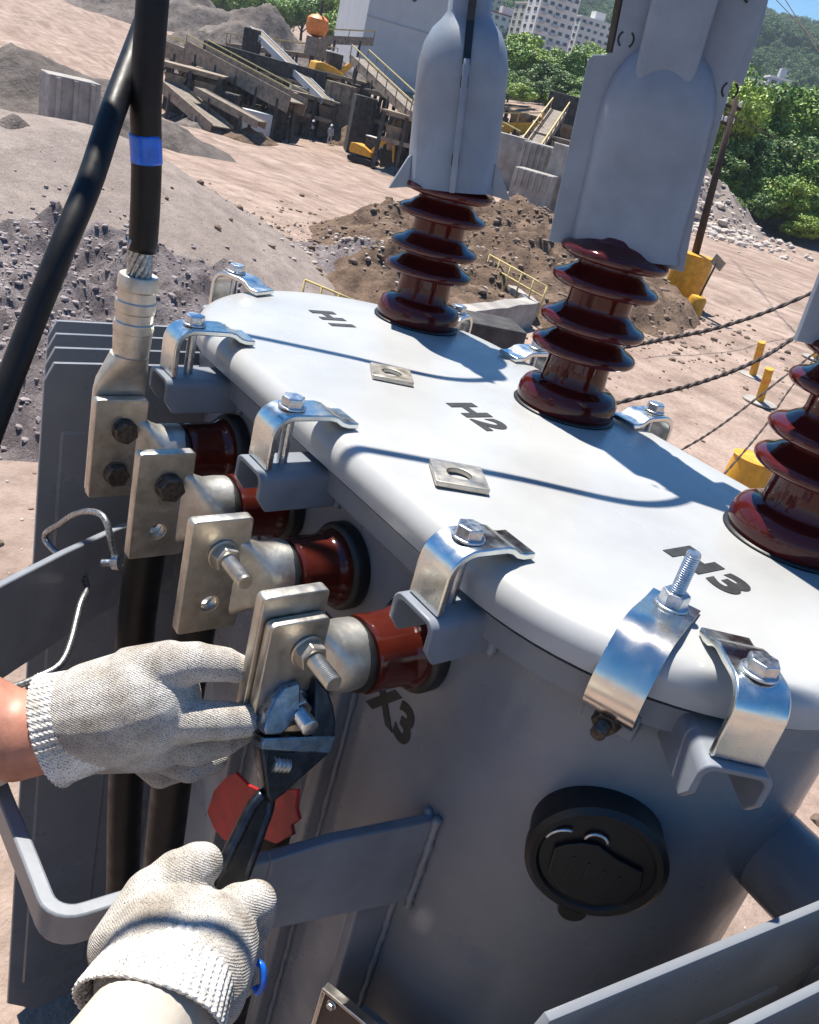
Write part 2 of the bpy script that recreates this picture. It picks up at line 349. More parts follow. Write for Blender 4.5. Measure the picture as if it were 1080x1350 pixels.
def gz(px, r, py=100):
    """ground point at the azimuth of a photo pixel and horizontal distance r"""
    a = azim(px, py); return polar(a, r, float(ground_h(np.array([a]), np.array([r]))[0]))
def heap(name, az0, r0, su, sv, hgt, m, n=70, rough=.25, seed=0, flat=1.0, ns=2.5, rot=0.0, pw=1.0):
    """a mound sitting on the ground: local u right, v away"""
    U = np.linspace(-1, 1, n); uu, vv = np.meshgrid(U, U, indexing='ij')
    rr = np.sqrt(uu**2+vv**2); base = np.clip(1-rr**pw, 0, 1)
    c = polar(az0, r0); a = YAW-az0; rt = np.array([math.sin(a), -math.cos(a)]); fw = np.array([math.cos(a), math.sin(a)])
    cu, su_ = math.cos(rot), math.sin(rot)
    X = uu*su; Y = vv*sv; X, Y = X*cu-Y*su_, X*su_+Y*cu
    wx = c[0]+X*rt[0]+Y*fw[0]; wy = c[1]+X*rt[1]+Y*fw[1]
    azp = YAW-np.arctan2(wy-CAM[1], wx-CAM[0]); azp = (azp+math.pi) % (2*math.pi)-math.pi
    gh = ground_h(azp, np.hypot(wx-CAM[0], wy-CAM[1]))
    hh = np.minimum(base*1.0, flat)/flat*hgt
    nz_ = fbm(wx/ns, wy/ns, 5, seed)
    z = CAM[2]+gh-.12*hgt-.3+hh*(1+rough*nz_*2)+rough*hgt*.6*nz_*np.clip(base*4, 0, 1)+.3*np.clip(base*6, 0, 1)
    V = np.stack([wx, wy, z], -1).reshape(-1, 3); i = np.arange(n-1)[:, None]; j = np.arange(n-1)[None, :]
    Fq = np.stack([i*n+j, i*n+j+1, (i+1)*n+j+1, (i+1)*n+j], -1).reshape(-1, 4)
    keep = base.reshape(-1)[Fq].max(1) > 0
    me = bpy.data.meshes.new(name); me.from_pydata(V.tolist(), [], Fq[keep].tolist()); me.update(); me.shade_smooth()
    return link(name, me, m)
# =================================================================== TRANSFORMER
XS = [.130, .243, .356, .469]                       # low-voltage bushing positions along the front wall
LC, RC, YC = .09, .515, -.113; LR = .205; WR = .182
GZ = CAM[2]-1.46                                     # local ground
T = empty('transformer', (.3, -.113, GZ)); MT = Matrix.Translation((-.3, .113, -GZ))
tag(T, 'grey oil-filled distribution transformer with sunlit lid, three tall brown bushings and side radiator fins', 'transformer')
def tpart(b, name, m, smooth=None, bevel=0, parent=None, bseg=2):
    """parts are built in world coordinates and shifted into the transformer's frame"""
    me = b.mesh(name) if isinstance(b, MB) else b
    o = link(name, me, m, parent or T, smooth, bevel, bseg)
    if parent is None: o.matrix_local = MT
    return o
def stadium(off, n=40):
    r = LR+off; out = []
    for k in range(n+1): a = R_(-90+180*k/n); out.append((RC+r*math.cos(a), YC+r*math.sin(a)))
    for k in range(n+1): a = R_(90+180*k/n); out.append((LC+r*math.cos(a), YC+r*math.sin(a)))
    return out
def loft(rings, cap_top=True, cap_bot=True):
    b = MB(); n = len(rings[0][0])
    for ol, z in rings:
        for (x, y) in ol: b.v.append((x, y, z))
    for i in range(len(rings)-1):
        for k in range(n): k2 = (k+1) % n; b.f.append((i*n+k, i*n+k2, (i+1)*n+k2, (i+1)*n+k))
    if cap_bot: b.f.append(tuple(range(n))[::-1])
    if cap_top: b.f.append(tuple((len(rings)-1)*n+k for k in range(n)))
    return b
# lid: rounded rim with a downturned skirt
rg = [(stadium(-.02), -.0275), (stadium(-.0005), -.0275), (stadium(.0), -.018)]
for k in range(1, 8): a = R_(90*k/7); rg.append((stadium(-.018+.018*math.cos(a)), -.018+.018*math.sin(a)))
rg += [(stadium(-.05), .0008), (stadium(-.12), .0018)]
lid = tpart(loft(rg), 'lid', 'paint_sunlit', 40)
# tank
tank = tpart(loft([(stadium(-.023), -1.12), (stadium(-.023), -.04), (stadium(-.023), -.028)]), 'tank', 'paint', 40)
b = loft([(stadium(-.035), GZ), (stadium(-.035), -1.118)]); tpart(b, 'tank_base', 'bracket', 40)
# rim flange under the lid
tpart(loft([(stadium(-.03), -.052), (stadium(-.008), -.052), (stadium(-.008), -.034), (stadium(-.03), -.034)]), 'tank_rim', 'paint', 40)

# ---- high-voltage bushings
def skirt(z, r=.055, core=.033):
    return [(core, z-.0065), (core+.006, z-.0075), (r-.008, z-.0065), (r-.003, z-.0055), (r-.0005, z-.003), (r, z), (r-.0012, z+.0025), (r-.005, z+.005), (r-.012, z+.0075), (core+.005, z+.012), (core+.001, z+.0145), (core, z+.018)]
HVP = [(.048, 0), (.052, .003), (.0535, .010), (.053, .018), (.049, .025), (.043, .0285), (.036, .030), (.034, .033), (.033, .050)]
for z in (.0675, .095): HVP += skirt(z)
HVP += [(.033, .118)]
for z in (.135, .163): HVP += skirt(z)
HVP += [(.030, .185), (.027, .20), (.025, .25), (.020, .28), (.014, .285)]
for i in range(3):
    x = .28*i; mt = Matrix.Translation((x, 0, .0016))
    b = MB().lathe(HVP, 64, mt); hv = tpart(b, 'high_voltage_bushing', 'porc', 60)
    c = MB().lathe([(.0545, 0), (.0555, .0015), (.0545, .003)], 48, mt); tpart(c, 'gasket', 'rubber', 60, parent=hv)
    c = MB().lathe([(.010, .28), (.010, .33), (.008, .332)], 20, mt); tpart(c, 'terminal_stud', 'bolt', 60, parent=hv)
# ---- stencilled letters
def letters(txt, size, mtx, name, parent):
    cu = bpy.data.curves.new('tmp', 'FONT'); cu.body = txt; cu.size = size*1.37; cu.extrude = .0002; cu.resolution_u = 6; cu.offset = .0021; cu.space_character = 1.12
    ob = bpy.data.objects.new('tmp', cu); COL.objects.link(ob)
    dg = bpy.context.evaluated_depsgraph_get(); me = bpy.data.meshes.new_from_object(ob.evaluated_get(dg))
    bpy.data.objects.remove(ob); bpy.data.curves.remove(cu); me.materials.clear(); me.transform(mtx)
    return tpart(me, name, 'ink', parent=parent)
for i in range(3):
    letters('H%d' % (i+1), .0315, Matrix.Translation((-.0165+.28*i, -.1495, .0022)) @ Matrix.Scale(1.18, 4, (1, 0, 0)), 'stencilled_marking', lid)
for i in range(4):
    letters('X%d' % i, .034, Matrix.Translation((XS[i]-.038, -.2955, -.199)) @ Matrix.Rotation(R_(90), 4, 'X'), 'stencilled_marking', tank)
# ---- low-voltage bushings with flat terminal pads
PADY0, PADY1 = -.443, -.393
HOLES = [(-.415, -.0805), (-.419, -.1255)]
def hexX(x, y, z, rz=10): return Matrix.Translation((x, y, z)) @ Matrix.Rotation(R_(90), 4, 'Y') @ Matrix.Rotation(R_(rz), 4, 'Z')
for i, x in enumerate(XS):
    ax = Matrix.Translation((x, -.295, -.108)) @ Matrix.Rotation(R_(90), 4, 'X')     # local +Z -> world -Y
    b = MB().lathe([(.026, -.002), (.0365, 0), (.038, .002), (.038, .011), (.036, .014), (.031, .015)], 48, ax)
    fl = tpart(b, 'low_voltage_bushing', 'rubber', 50)
    b = MB().lathe([(.033, .013), (.0335, .018), (.031, .022), (.0295, .026), (.0292, .050), (.0298, .054), (.0290, .058), (.022, .059)], 48, ax)
    tpart(b, 'porcelain', 'porclv', 50, parent=fl)
    b = MB().lathe([(.022, .058), (.0268, .059), (.0278, .061), (.0270, .064), (.0258, .0645)], 40, ax); tpart(b, 'seal_ring', 'rubber', 50, parent=fl)
    # cast terminal: round neck lofted into the flat pad
    seg = 32; rings = [(-.357, .0262, .0262, 2.0), (-.366, .0268, .0268, 2.0), (-.378, .0262, .0262, 2.0), (-.386, .0200, .0290, 2.6), (-.394, .0085, .034, 4), (-.402, .0045, .036, 6)]
    b = MB()
    for (y, rx, rz, p) in rings:
        for k in range(seg):
            a = 2*math.pi*k/seg; ca, sa = math.cos(a), math.sin(a)
            b.v.append((x-.0015+rx*math.copysign(abs(ca)**(2/p), ca), y, -.106+rz*math.copysign(abs(sa)**(2/p), sa)))
    for r in range(len(rings)-1):
        for k in range(seg): k2 = (k+1) % seg; b.f.append((r*seg+k, r*seg+k2, (r+1)*seg+k2, (r+1)*seg+k))
    b.f.append(tuple(range(seg))); b.f.append(tuple((len(rings)-1)*seg+k for k in range(seg)))
    tpart(b, 'terminal_neck', 'alum', 50, parent=fl)
    z1 = -.0505 if i < 3 else -.042
    me = plate2d(rrect(PADY0, -.1515, PADY1, z1, .004), [circ(h[0], h[1], .0068) for h in HOLES], .010, .0012)
    me.transform(frame((x-.002, 0, 0), (0, 1, 0), (0, 0, 1), (1, 0, 0)))
    pad = tpart(me, 'terminal_pad', 'tin', 40, parent=fl)
    fx = x+.0032
    def padbolt(*a, **k): return hex_bolt(fl, *a, **k)
    if i == 0:
        padbolt(hexX(fx, *HOLES[0]), .0205, .008, 'darkbolt', .0115); padbolt(hexX(fx, *HOLES[1], 35), .0205, .008, 'darkbolt', .0115)
    elif i == 1: padbolt(hexX(fx, *HOLES[0], 20), .021, .009, 'darkbolt', .0118)
    elif i == 2: padbolt(hexX(fx, *HOLES[0], 15), .0185, .0085, 'tin', .0125, stud=.030, shank_r=.0062)
# ---- lid clamps
def clamp(ex, ey, ang, ob=.010, lip=-.040, width=.033, name='lid_clamp'):
    """ex,ey: point on the lid rim; ang: outward direction (deg)"""
    a = R_(ang); o = Vector((math.cos(a), math.sin(a), 0)); t = Vector((-o.y, o.x, 0))
    mtx = frame((ex, ey, 0), (-t.x, -t.y, 0), (o.x, o.y, 0), (0, 0, 1))
    prof = [(lip, .0045), (lip+.010, .0048), (lip+.016, .0065), (lip+.022, .0105), (lip+.028, .0120), (ob, .0125), (ob+.002, .0125)]
    for k in range(1, 8): q = R_(90*k/7); prof.append((ob+.002+.017*math.sin(q), -.0045+.017*math.cos(q)))
    prof += [(ob+.019, -.015), (ob+.019, -.033)]
    c = tpart(strip_mesh(prof, width, .0055, mtx, MB()), name, 'zinc', 40, .0012)
    hex_bolt(c, mtx @ Matrix.Translation((0, ob-.001, .0153)) @ Matrix.Rotation(R_(17), 4, 'Z'), .017, .0075, 'bolt', .0115, shank=.070, shank_r=.0047)
    # welded hook under the rim: inverted channel
    W2, D, t_ = .0225, .034, .0042; zt = -.0335
    out = [(-W2, zt-D), (-W2, zt-.008)]+[(-W2+.008-.008*math.cos(R_(90*k/4)), zt-.008+.008*math.sin(R_(90*k/4))) for k in range(1, 5)]
    out += [(-x_, z_) for (x_, z_) in out[::-1]]
    inn = [(-W2+t_, zt-D), (-W2+t_, zt-.010)]+[(-W2+t_+.006-.006*math.cos(R_(90*k/4)), zt-.010+.006*math.sin(R_(90*k/4))) for k in range(1, 5)]
    inn += [(-x_, z_) for (x_, z_) in inn[::-1]]
    ol = out+inn[::-1]
    b = MB(); mm = mtx @ frame((0, 0, 0), (1, 0, 0), (0, 0, 1), (0, 1, 0)); n = len(ol)
    for yy, cut in ((-.024, 0), (ob+.019, 0), (ob+.028, .012)):
        for (x_, z_) in ol: b.v.append(tuple(mtx @ Vector((x_, yy, max(z_, zt-D+cut) if cut else z_))))
    for r in range(2):
        for k in range(n): k2 = (k+1) % n; b.f.append((r*n+k, r*n+k2, (r+1)*n+k2, (r+1)*n+k))
    m_ = len(out)
    for r in (0, 2):
        for k in range(m_-1): b.f.append((r*n+k, r*n+k+1, r*n+n-2-k, r*n+n-1-k))
    tpart(b, 'clamp_hook', 'bracket', 40, .001, parent=c)
    return c
YN, YFAR = YC-LR, YC+LR
def rim(cx, ang): return (cx+LR*math.cos(R_(ang)), YC+LR*math.sin(R_(ang)), ang)
for (ex, ey, an, ob_, lip_) in [(.105, YN, -90, .030, -.030), (.303, YN, -90, .028, -.030), (.515, YN, -90, .010, -.042), (*rim(LC, 205), .014, -.035), (*rim(RC, -37), .010, -.045), (.125, YFAR, 90, .008, -.04), (.320, YFAR, 90, .008, -.04), (.55, YFAR, 90, .008, -.04), (*rim(LC, 118), .008, -.04), (*rim(RC, 30), .008, -.04)]:
    clamp(ex, ey, an, ob_, lip_)
# ---- square washers welded on the lid
for (cx, cy, an, s) in ((.197, -.172, 61, .042), (.4145, -.2525, 61, .043)):
    me = plate2d(rrect(-s/2, -s/2, s/2, s/2, .001, 1), [circ(0, 0, .0105)], .0045, .0004); me.transform(Matrix.Translation((cx, cy, .0045)) @ Matrix.Rotation(R_(an), 4, 'Z'))
    tpart(me, 'square_washer', 'tin', 40)
# lifting ear on the far rim
for (cx, cy, an) in ((-.045, .040, 130), (.66, .04, 40)):
    o = Vector((math.cos(R_(an)), math.sin(R_(an)), 0))
    mt = frame((cx, cy, -.02), (o.x, o.y, 0), (0, 0, 1), (o.y, -o.x, 0))
    tpart(MB().prism([(-.01, -.03), (.06, -.03), (.06, .01), (.045, .035), (.03, .042), (.015, .035), (-.01, .0)], -.004, .004, mt), 'lifting_ear', 'bracket', None, .001)
# ---- grounding strap with stud
bp_ = np.array([.600, -.214, .0])
o = Vector((RC-.6, 0, 0))
ang = -43; oo = Vector((math.cos(R_(ang)), math.sin(R_(ang)), 0)); tt = Vector((-oo.y, oo.x, 0))
ang2 = -68; oo = Vector((math.cos(R_(ang2)), math.sin(R_(ang2)), 0)); tt = Vector((-oo.y, oo.x, 0))
mt = frame((.606, -.218, 0), (-tt.x, -tt.y, 0), (oo.x, oo.y, 0), (0, 0, 1))
prof = [(-.014, .0030), (.004, .0032), (.020, .0048), (.038, .0068), (.054, .0040), (.066, -.006), (.074, -.020), (.077, -.033), (.075, -.044), (.068, -.052), (.058, -.054)]
prof = [tuple(q) for q in spline([(p[0], p[1], 0) for p in prof], 4)]
st = tpart(strip_mesh([(q[0], q[1]) for q in prof], .034, .0014, mt, MB()), 'ground_strap', 'strap', 60)
hex_bolt(st, mt @ Matrix.Translation((0, 0, .0040)) @ Matrix.Rotation(R_(12), 4, 'Z'), .017, .009, 'bolt', .0115, stud=.030, shank_r=.005, name='nut')
mb = mt @ Matrix.Translation((0, .060, -.056)) @ Matrix.Rotation(R_(-100), 4, 'X')
hex_bolt(st, mb, .016, .008, 'darkbolt', .010, stud=.010, shank_r=.005, name='nut')
tpart(MB().box((0, .042, -.058), (.036, .03, .02)), 'strap_boss', 'bracket', None, .001, parent=st)
st.children[-1].data.transform(mt)
# ---- round black gauge on the tank shoulder
ga = -46.5; go_ = Vector((math.cos(R_(ga)), math.sin(R_(ga)), 0)); gt = Vector((-go_.y, go_.x, 0))
gc = Vector((RC, YC, -.166))+go_*WR
mg = frame(gc, (gt.x, gt.y, 0), (0, 0, 1), (go_.x, go_.y, 0))
gb = MB().lathe([(.046, -.01), (.046, .012), (.048, .014), (.048, .022), (.044, .025), (.040, .0245), (.038, .022), (.001, .0215)], 56, mg); g = tpart(gb, 'gauge', 'black', 40)
tpart(MB().prism(circ(0, 0, .0105, 20), .004, .020, mg @ Matrix.Translation((0, -.050, 0))), 'gauge_plug', 'black', None, .001, parent=g)
for (px_, py_, r_, a0, a1) in ((-.006, .018, .008, 20, 170), (-.022, .006, .016, 95, 165)):
    pts = [mg @ Vector((px_+r_*math.cos(R_(a0+(a1-a0)*k/10)), py_+r_*math.sin(R_(a0+(a1-a0)*k/10)), .024)) for k in range(11)]
    tpart(MB().tube(pts, .0013, 6), 'wire_clip', 'bolt', 180, parent=g)
flg = [(x_, y_) for (x_, y_) in circ(0, 0, .033, 28)]
tpart(MB().prism([(-.030, .004), (-.024, .010), (-.014, .016), (-.004, .018), (.010, .012), (.030, .008), (.033, -.004), (.028, -.022), (.010, -.034), (-.012, -.032), (-.028, -.018)], .021, .0255, mg), 'gauge_cap', 'black', None, .001, parent=g)
for k in range(4):
    tpart(MB().box((-.016+.011*k, -.010, .0257), (.0016, .026-.003*k, .0004)), 'embossed_line', 'rubber', None, 0, parent=g).data.transform(mg)
# ---- pole bracket: two arm plates and a hoop of flat bar
def vplate(pts, z0, z1, th, name, m='bracket', parent=None, bevel=.0015):
    """vertical plate following plan points; z0/z1 per point"""
    P = [Vector((q[0], q[1], 0)) for q in pts]; b = MB(); n = len(P)
    for i in range(n):
        t = (P[min(i+1, n-1)]-P[max(i-1, 0)]).normalized(); nn = Vector((t.y, -t.x, 0))
        for s_ in (-.5, .5):
            q = P[i]+nn*th*s_; b.v.append((q.x, q.y, z0[i])); b.v.append((q.x, q.y, z1[i]))
    for i in range(n-1):
        a = i*4; c = a+4; b.f += [(a, a+1, c+1, c), (a+2, c+2, c+3, a+3), (a, c, c+2, a+2), (a+1, a+3, c+3, c+1)]
    b.f += [(0, 2, 3, 1), ((n-1)*4, (n-1)*4+1, (n-1)*4+3, (n-1)*4+2)]
    return tpart(b, name, m, 40, bevel, parent=parent)
arm2 = vplate([(.538, -.290), (.524, -.380), (.522, -.430)], [-.318, -.312, -.300], [-.226]*3, .009, 'bracket_arm')
arm1 = vplate([(.030, -.300), (.070, -.390), (.105, -.452), (.150, -.522), (.20, -.58)], [-.330, -.330, -.335, -.338, -.340], [-.226]*5, .008, 'bracket_arm')
hp = [(.522, -.400), (.5165, -.47), (.512, -.530), (.511, -.552)]
for k in range(1, 7): q = R_(90*k/6); hp.append((.493+.018*math.cos(q), -.552-.018*math.sin(q)))
hp += [(.46, -.571), (.40, -.5735), (.30, -.575), (.22, -.576)]
vplate(hp, [-.254]*len(hp), [-.2275]*len(hp), .010, 'bracket_hoop', parent=None)
# rib below the arm, ribs on the front wall
tpart(MB().prism([(-.296, -.312), (-.335, -.315), (-.318, -.75), (-.296, -.80)], -.006, .006, frame((.520, 0, 0), (0, 1, 0), (0, 0, 1), (1, 0, 0))), 'rib', 'bracket', None, .002)
for x in (.255, .405):
    tpart(MB().box((x, -.302, -.56), (.012, .018, .76)), 'rib', 'paint', None, .002)
def bead(a, b_, r=.0035, n=26, parent=None):
    a = np.array(a); b_ = np.array(b_); rr = random.Random(hash(tuple(a.round(3))) & 999)
    pts = [lerp0(a, b_, k/n)+np.array([rr.uniform(-.0006, .0006) for _ in range(3)]) for k in range(n+1)]
    return tpart(MB().tube(pts, [r*rr.uniform(.75, 1.25) for _ in pts], 8), 'weld_bead', 'bracket', 180, parent=parent)
def lerp0(a, b_, t): return a*(1-t)+b_*t
bead((.5435, -.2965, -.222), (.5435, -.2965, -.322)); bead((.532, -.2965, -.322), (.532, -.2965, -.222))
bead((.528, -.297, -.32), (.528, -.297, -.80), .003, 60); bead((.4125, -.2965, -.18), (.4125, -.2965, -.92), .0028, 80); bead((.2625, -.2965, -.18), (.2625, -.2965, -.92), .0028, 80)
for x_ in (.105, .303, .515):
    for s_ in (-1, 1): bead((x_+s_*.0235, -.2965, -.036), (x_+s_*.0235, -.2965, -.068), .0038, 10)
# name plate
nm = frame((.600, -.330, -.455), (.93, .37, 0), (0, 0, 1), (.37, -.93, 0))
np_ = tpart(MB().box((0, 0, 0), (.13, .12, .003)), 'nameplate', 'plate', None, .0006); np_.data.transform(nm)
for (cx, cz, sx, sz) in ((0, .0605, .136, .004), (-.066, -.002, .004, .122), (.066, -.002, .004, .122)):
    tpart(MB().box((cx, cz, 0), (sx, sz, .008)), 'nameplate_lit_edge', 'strap', None, .0006, parent=np_).data.transform(nm)  # bright metal stands in for sunlight along the plate's edges
for sx in (-1, 1):
    hex_bolt(np_, nm @ Matrix.Translation((sx*.056, .052, .0015)), .006, .003, 'bolt', .0045, name='screw')
tpart(MB().box((0, 0, -.014), (.08, .07, .028)), 'nameplate_stand', 'bracket', None, .001, parent=np_).data.transform(nm)
# ---- radiators: banks of pressed fin panels on header pipes
def radiator(xs_, y0, y1, ztop, zbot, ang, pivot, header_from, name='radiator', taper=0.0):
    y00 = y0
    root = None
    rot = Matrix.Translation((pivot[0], pivot[1], 0)) @ Matrix.Rotation(R_(ang), 4, 'Z') @ Matrix.Translation((-pivot[0], -pivot[1], 0))
    hx = sorted([header_from[0]]+[xs_[-1], xs_[0]])
    for z in (ztop-.075, zbot+.09):
        pipe = MB().tube([rot @ Vector((hx[0], header_from[1], z)), rot @ Vector((hx[-1], header_from[1], z))], .034, 24)
        if root is None: root = tpart(pipe, name, 'paint', 50)
        else: tpart(pipe, 'header_pipe', 'paint', 50, parent=root)
    W = y1-y0; nch = 5; ch = .020
    outl = [(y0+ch*.45, ztop), (y0, ztop-ch), (y0, zbot+ch*2), (y0+ch*2, zbot), (y1-ch*2, zbot), (y1, zbot+ch*2), (y1, ztop-ch), (y1-ch*.45, ztop)]
    for ix, x in enumerate(xs_):
        y0 = y00+taper*ix; outl = [(y0+ch*.45, ztop), (y0, ztop-ch), (y0, zbot+ch*2), (y0+ch*2, zbot), (y1-ch*2, zbot), (y1, zbot+ch*2), (y1, ztop-ch), (y1-ch*.45, ztop)]
        me = plate2d(outl, [], .0055, .0012)
        me.transform(rot @ frame((x, 0, 0), (0, 1, 0), (0, 0, 1), (1, 0, 0)))
        fin = tpart(me, 'fin_panel', 'paint', 40, parent=root)
        fb = MB()
        for k in range(nch):                                # pressed oil channels
            yc = y0+W*(k+.5)/nch; hw = W/nch*.36
            fb.box((x, yc, (ztop+zbot)/2), (.0085, hw*2, (ztop-zbot)-.15))
        me = fb.mesh('oil_channels'); me.transform(rot); tpart(me, 'oil_channels', 'paint', None, .004, parent=fin)
    return root
radiator([0.0, -.045, -.09, -.135], -.452, .20, -.066, -1.13, 0, (0, -.113), (-.06, -.113), taper=.013)
radiator([.752, .790, .828, .866], -.42, .20, -.112, -1.13, -7, (.752, -.30), (.66, -.10))

# =================================================================== THINGS ON THE TRANSFORMER
# polymer covers over the high-voltage bushings
def cover(i, ang, tilt, wide, label):
    """ang: direction of the seam plane in plan; local X along the seam, local Y its normal, origin at the cover's lower rim"""
    x = .28*i; z0 = .172
    root = empty('bushing_cover', (x, 0, z0))
    ax = Vector((_F[0], _F[1], 0)).normalized()
    root.matrix_world = Matrix.Translation((x, 0, z0)) @ Matrix.Rotation(R_(-tilt), 4, ax) @ Matrix.Rotation(R_(ang), 4, 'Z')
    tag(root, label, 'cover', 'covers over the high voltage bushings')
    prof = [(.0555, -.004), (.0525, .004), (.0525, .10), (.0515, .128), (.047, .148), (.039, .163), (.030, .172), (.0245, .180), (.0235, .26), (.021, .34), (.020, .345)]
    inner = [(max(.002, r-.003), z) for (r, z) in prof][::-1]
    b = MB().lathe(prof+inner, 48, None, cap=False); n = len(prof+inner); seg = 48
    for k in range(seg): k2 = (k+1) % seg; b.f.append(((n-1)*seg+k, (n-1)*seg+k2, k2, k))
    if wide: b.v = [(x_*1.0+.006, y_*.62, z_) for (x_, y_, z_) in b.v]
    b.build('shell', 'cover', root, 35)
    if wide:
        ol = [(-.068, -.004), (-.066, .150), (-.0655, .158), (-.062, .1625), (-.050, .164), (-.047, .168), (-.046, .176), (-.049, .34), (.045, .34), (.060, .275), (.078, .262), (.076, .23), (.064, .16), (.062, .06), (.067, -.010)]
        marks = [(-.036, .178), (-.026, .238), (-.022, .300), (.030, .222), (.040, .252), (.032, .282), (.064, .150), (.052, .262)]
    else:
        ol = [(-.064, -.004), (-.064, .125), (-.060, .132), (-.034, .136), (-.031, .145), (-.031, .34), (.031, .34), (.031, .145), (.036, .136), (.060, .132), (.064, .125), (.064, -.004)]
        marks = [(-.05, .11), (.05, .11), (-.05, .03), (.05, .03)]
    me = plate2d(ol, [], .0065, .001); me.transform(Matrix.Rotation(R_(90), 4, 'X')); link('seam_flange', me, 'cover', root, 40)
    if wide:                                                     # folded wing on the right side and raised mid panel
        b = MB().prism([(.0, 0), (.020, -.004), (.024, .05), (.020, .10), (.0, .112)], -.002, .002, Matrix.Translation((.060, .0, .160)) @ Matrix.Rotation(R_(48), 4, 'Z') @ Matrix.Rotation(R_(90), 4, 'X'))
        b.build('folded_wing', 'cover', root, None, .001)
        b = MB().prism([(-.022, .130), (.030, .130), (.036, .245), (.032, .34), (-.020, .34)], .004, .026, Matrix.Rotation(R_(90), 4, 'X'))
        b.build('conductor_channel', 'cover', root, None, .008, 3)
        MB().tube([(-.0475, 0, .166), (-.0505, 0, .25), (-.0525, 0, .34)], .0042, 8).build('wire_slot', 'rubber', root, 180)
        for pts in ([(-.049, -.0045, .242), (.0, -.032, .240), (.03, -.031, .236), (.058, -.0055, .218)],):
            MB().tube(spline(pts, 6), .0012, 6).build('moulded_rib', 'rubber', root, 180)
    else:
        MB().bar((.0535, 0, .128), (.0375, 0, .170), .0085, .004, (1, 0, 0)).bar((.0375, 0, .168), (.0325, 0, .34), .0085, .004, (1, 0, 0)).build('wire_slot', 'rubber', root)
        for sx in (-1, 1):                                        # flared lower corners
            MB().prism([(0, -.006), (.024, -.010), (.004, .026), (0, .03)], -.020, .020, Matrix.Rotation(R_(90*sx), 4, 'Z') @ Matrix.Translation((.049, 0, 0)) @ Matrix.Rotation(R_(90), 4, 'X')).build('flared_corner', 'cover', root, None, .001)
    for (mx_, mz_) in marks:
        for s_ in (-1, 1):
            bb = MB()
            for (a0, a1) in ((35, 145), (215, 325)):
                bb.tube([Vector((mx_+.0068*math.cos(R_(a0+90+(a1-a0)*k/8)), (s_*.0034 if not (wide and s_ < 0 and -.024 < mx_ < .038 and mz_ > .13) else -.0268), mz_+.0068*math.sin(R_(a0+90+(a1-a0)*k/8)))) for k in range(9)], .0009, 6)
            bb.build('snap_mark', 'rubber', root, 180)
    return root
cover(0, -35, 8.0, False, 'grey bottle-shaped polymer cover over the bushing marked H1')
cover(1, 40, 5.5, True, 'large flat-winged grey polymer cover over the bushing marked H2')
cover(2, 55, 4.0, True, 'grey polymer cover over the bushing marked H3')
# thin black conductors rising out of the covers (they throw the curved shadows on the lid)
for i in range(3):
    x = .28*i
    pts = [(x, 0, .30), (x-.012, -.016, .37), (x+.004, -.030, .45), (x-.004, -.11, .485), (x-.075, -.20, .52), (x-.165, -.30, .585), (x-.34, -.50, .72), (x-.75, -.95, 1.05), (x-1.6, -1.8, 1.9), (x-3.2, -3.2, 3.3)]
    tag(MB().tube(spline(pts, 8), .0058, 10).build('jumper_wire', 'cable', None, 180), 'thin black jumper wire rising from the cover of bushing H%d' % (i+1), 'wire', 'jumper wires of the high voltage side')
# ---- heavy low-voltage cables
def crimp_lug(parent, top, axis_pts, palm=None):
    pass
c0 = empty('power_cable', (.119, -.412, -.02)); M0 = Matrix.Translation((-.119, .412, .02))
tag(c0, 'thick black power cable with blue tape crimped into an upright lug', 'cable', 'low voltage power cables')
def cpart(b, name, m, parent, mm, smooth=None, bevel=0):
    me = b.mesh(name) if isinstance(b, MB) else b
    me.transform(mm); return link(name, me, m, parent, smooth, bevel)
xx = .1165
path = spline([(xx, -.409, .055), (xx+.001, -.4095, .10), (xx+.002, -.4130, .15), (xx+.004, -.420, .205), (xx+.002, -.4215, .27), (xx-.01, -.42, .36), (xx-.05, -.43, .48), (xx-.2, -.50, .65), (xx-.9, -.9, 1.1), (xx-2.0, -1.6, 1.4)], 8)
cpart(MB().tube(path[5:], .0124, 24), 'sheath', 'cable', c0, M0, 180)
pts = [q for q in path[:8]]
sb = MB()
for k in range(13):
    a = 2*math.pi*k/13; sb.tube([(xx+.0088*math.cos(a+.25*j), -.4085+.0088*math.sin(a+.25*j)-.0004*j, .050+.006*j) for j in range(8)], .0024, 8)
sb.tube([(xx, -.4085, .05), (xx, -.410, .095)], .0085, 12)
cpart(sb, 'bare_strands', 'wire', c0, M0, 180)
tp = [q for q in path if .150 < q[2] < .183]; tp = [path[16], path[17], path[18], path[19], path[20]]
cpart(MB().tube(spline([(xx+.0021, -.4136, .156), (xx+.0026, -.4154, .167), (xx+.003, -.4176, .178)], 5), [.0130]*11, 28), 'blue_tape', 'blue', c0, M0, 180)
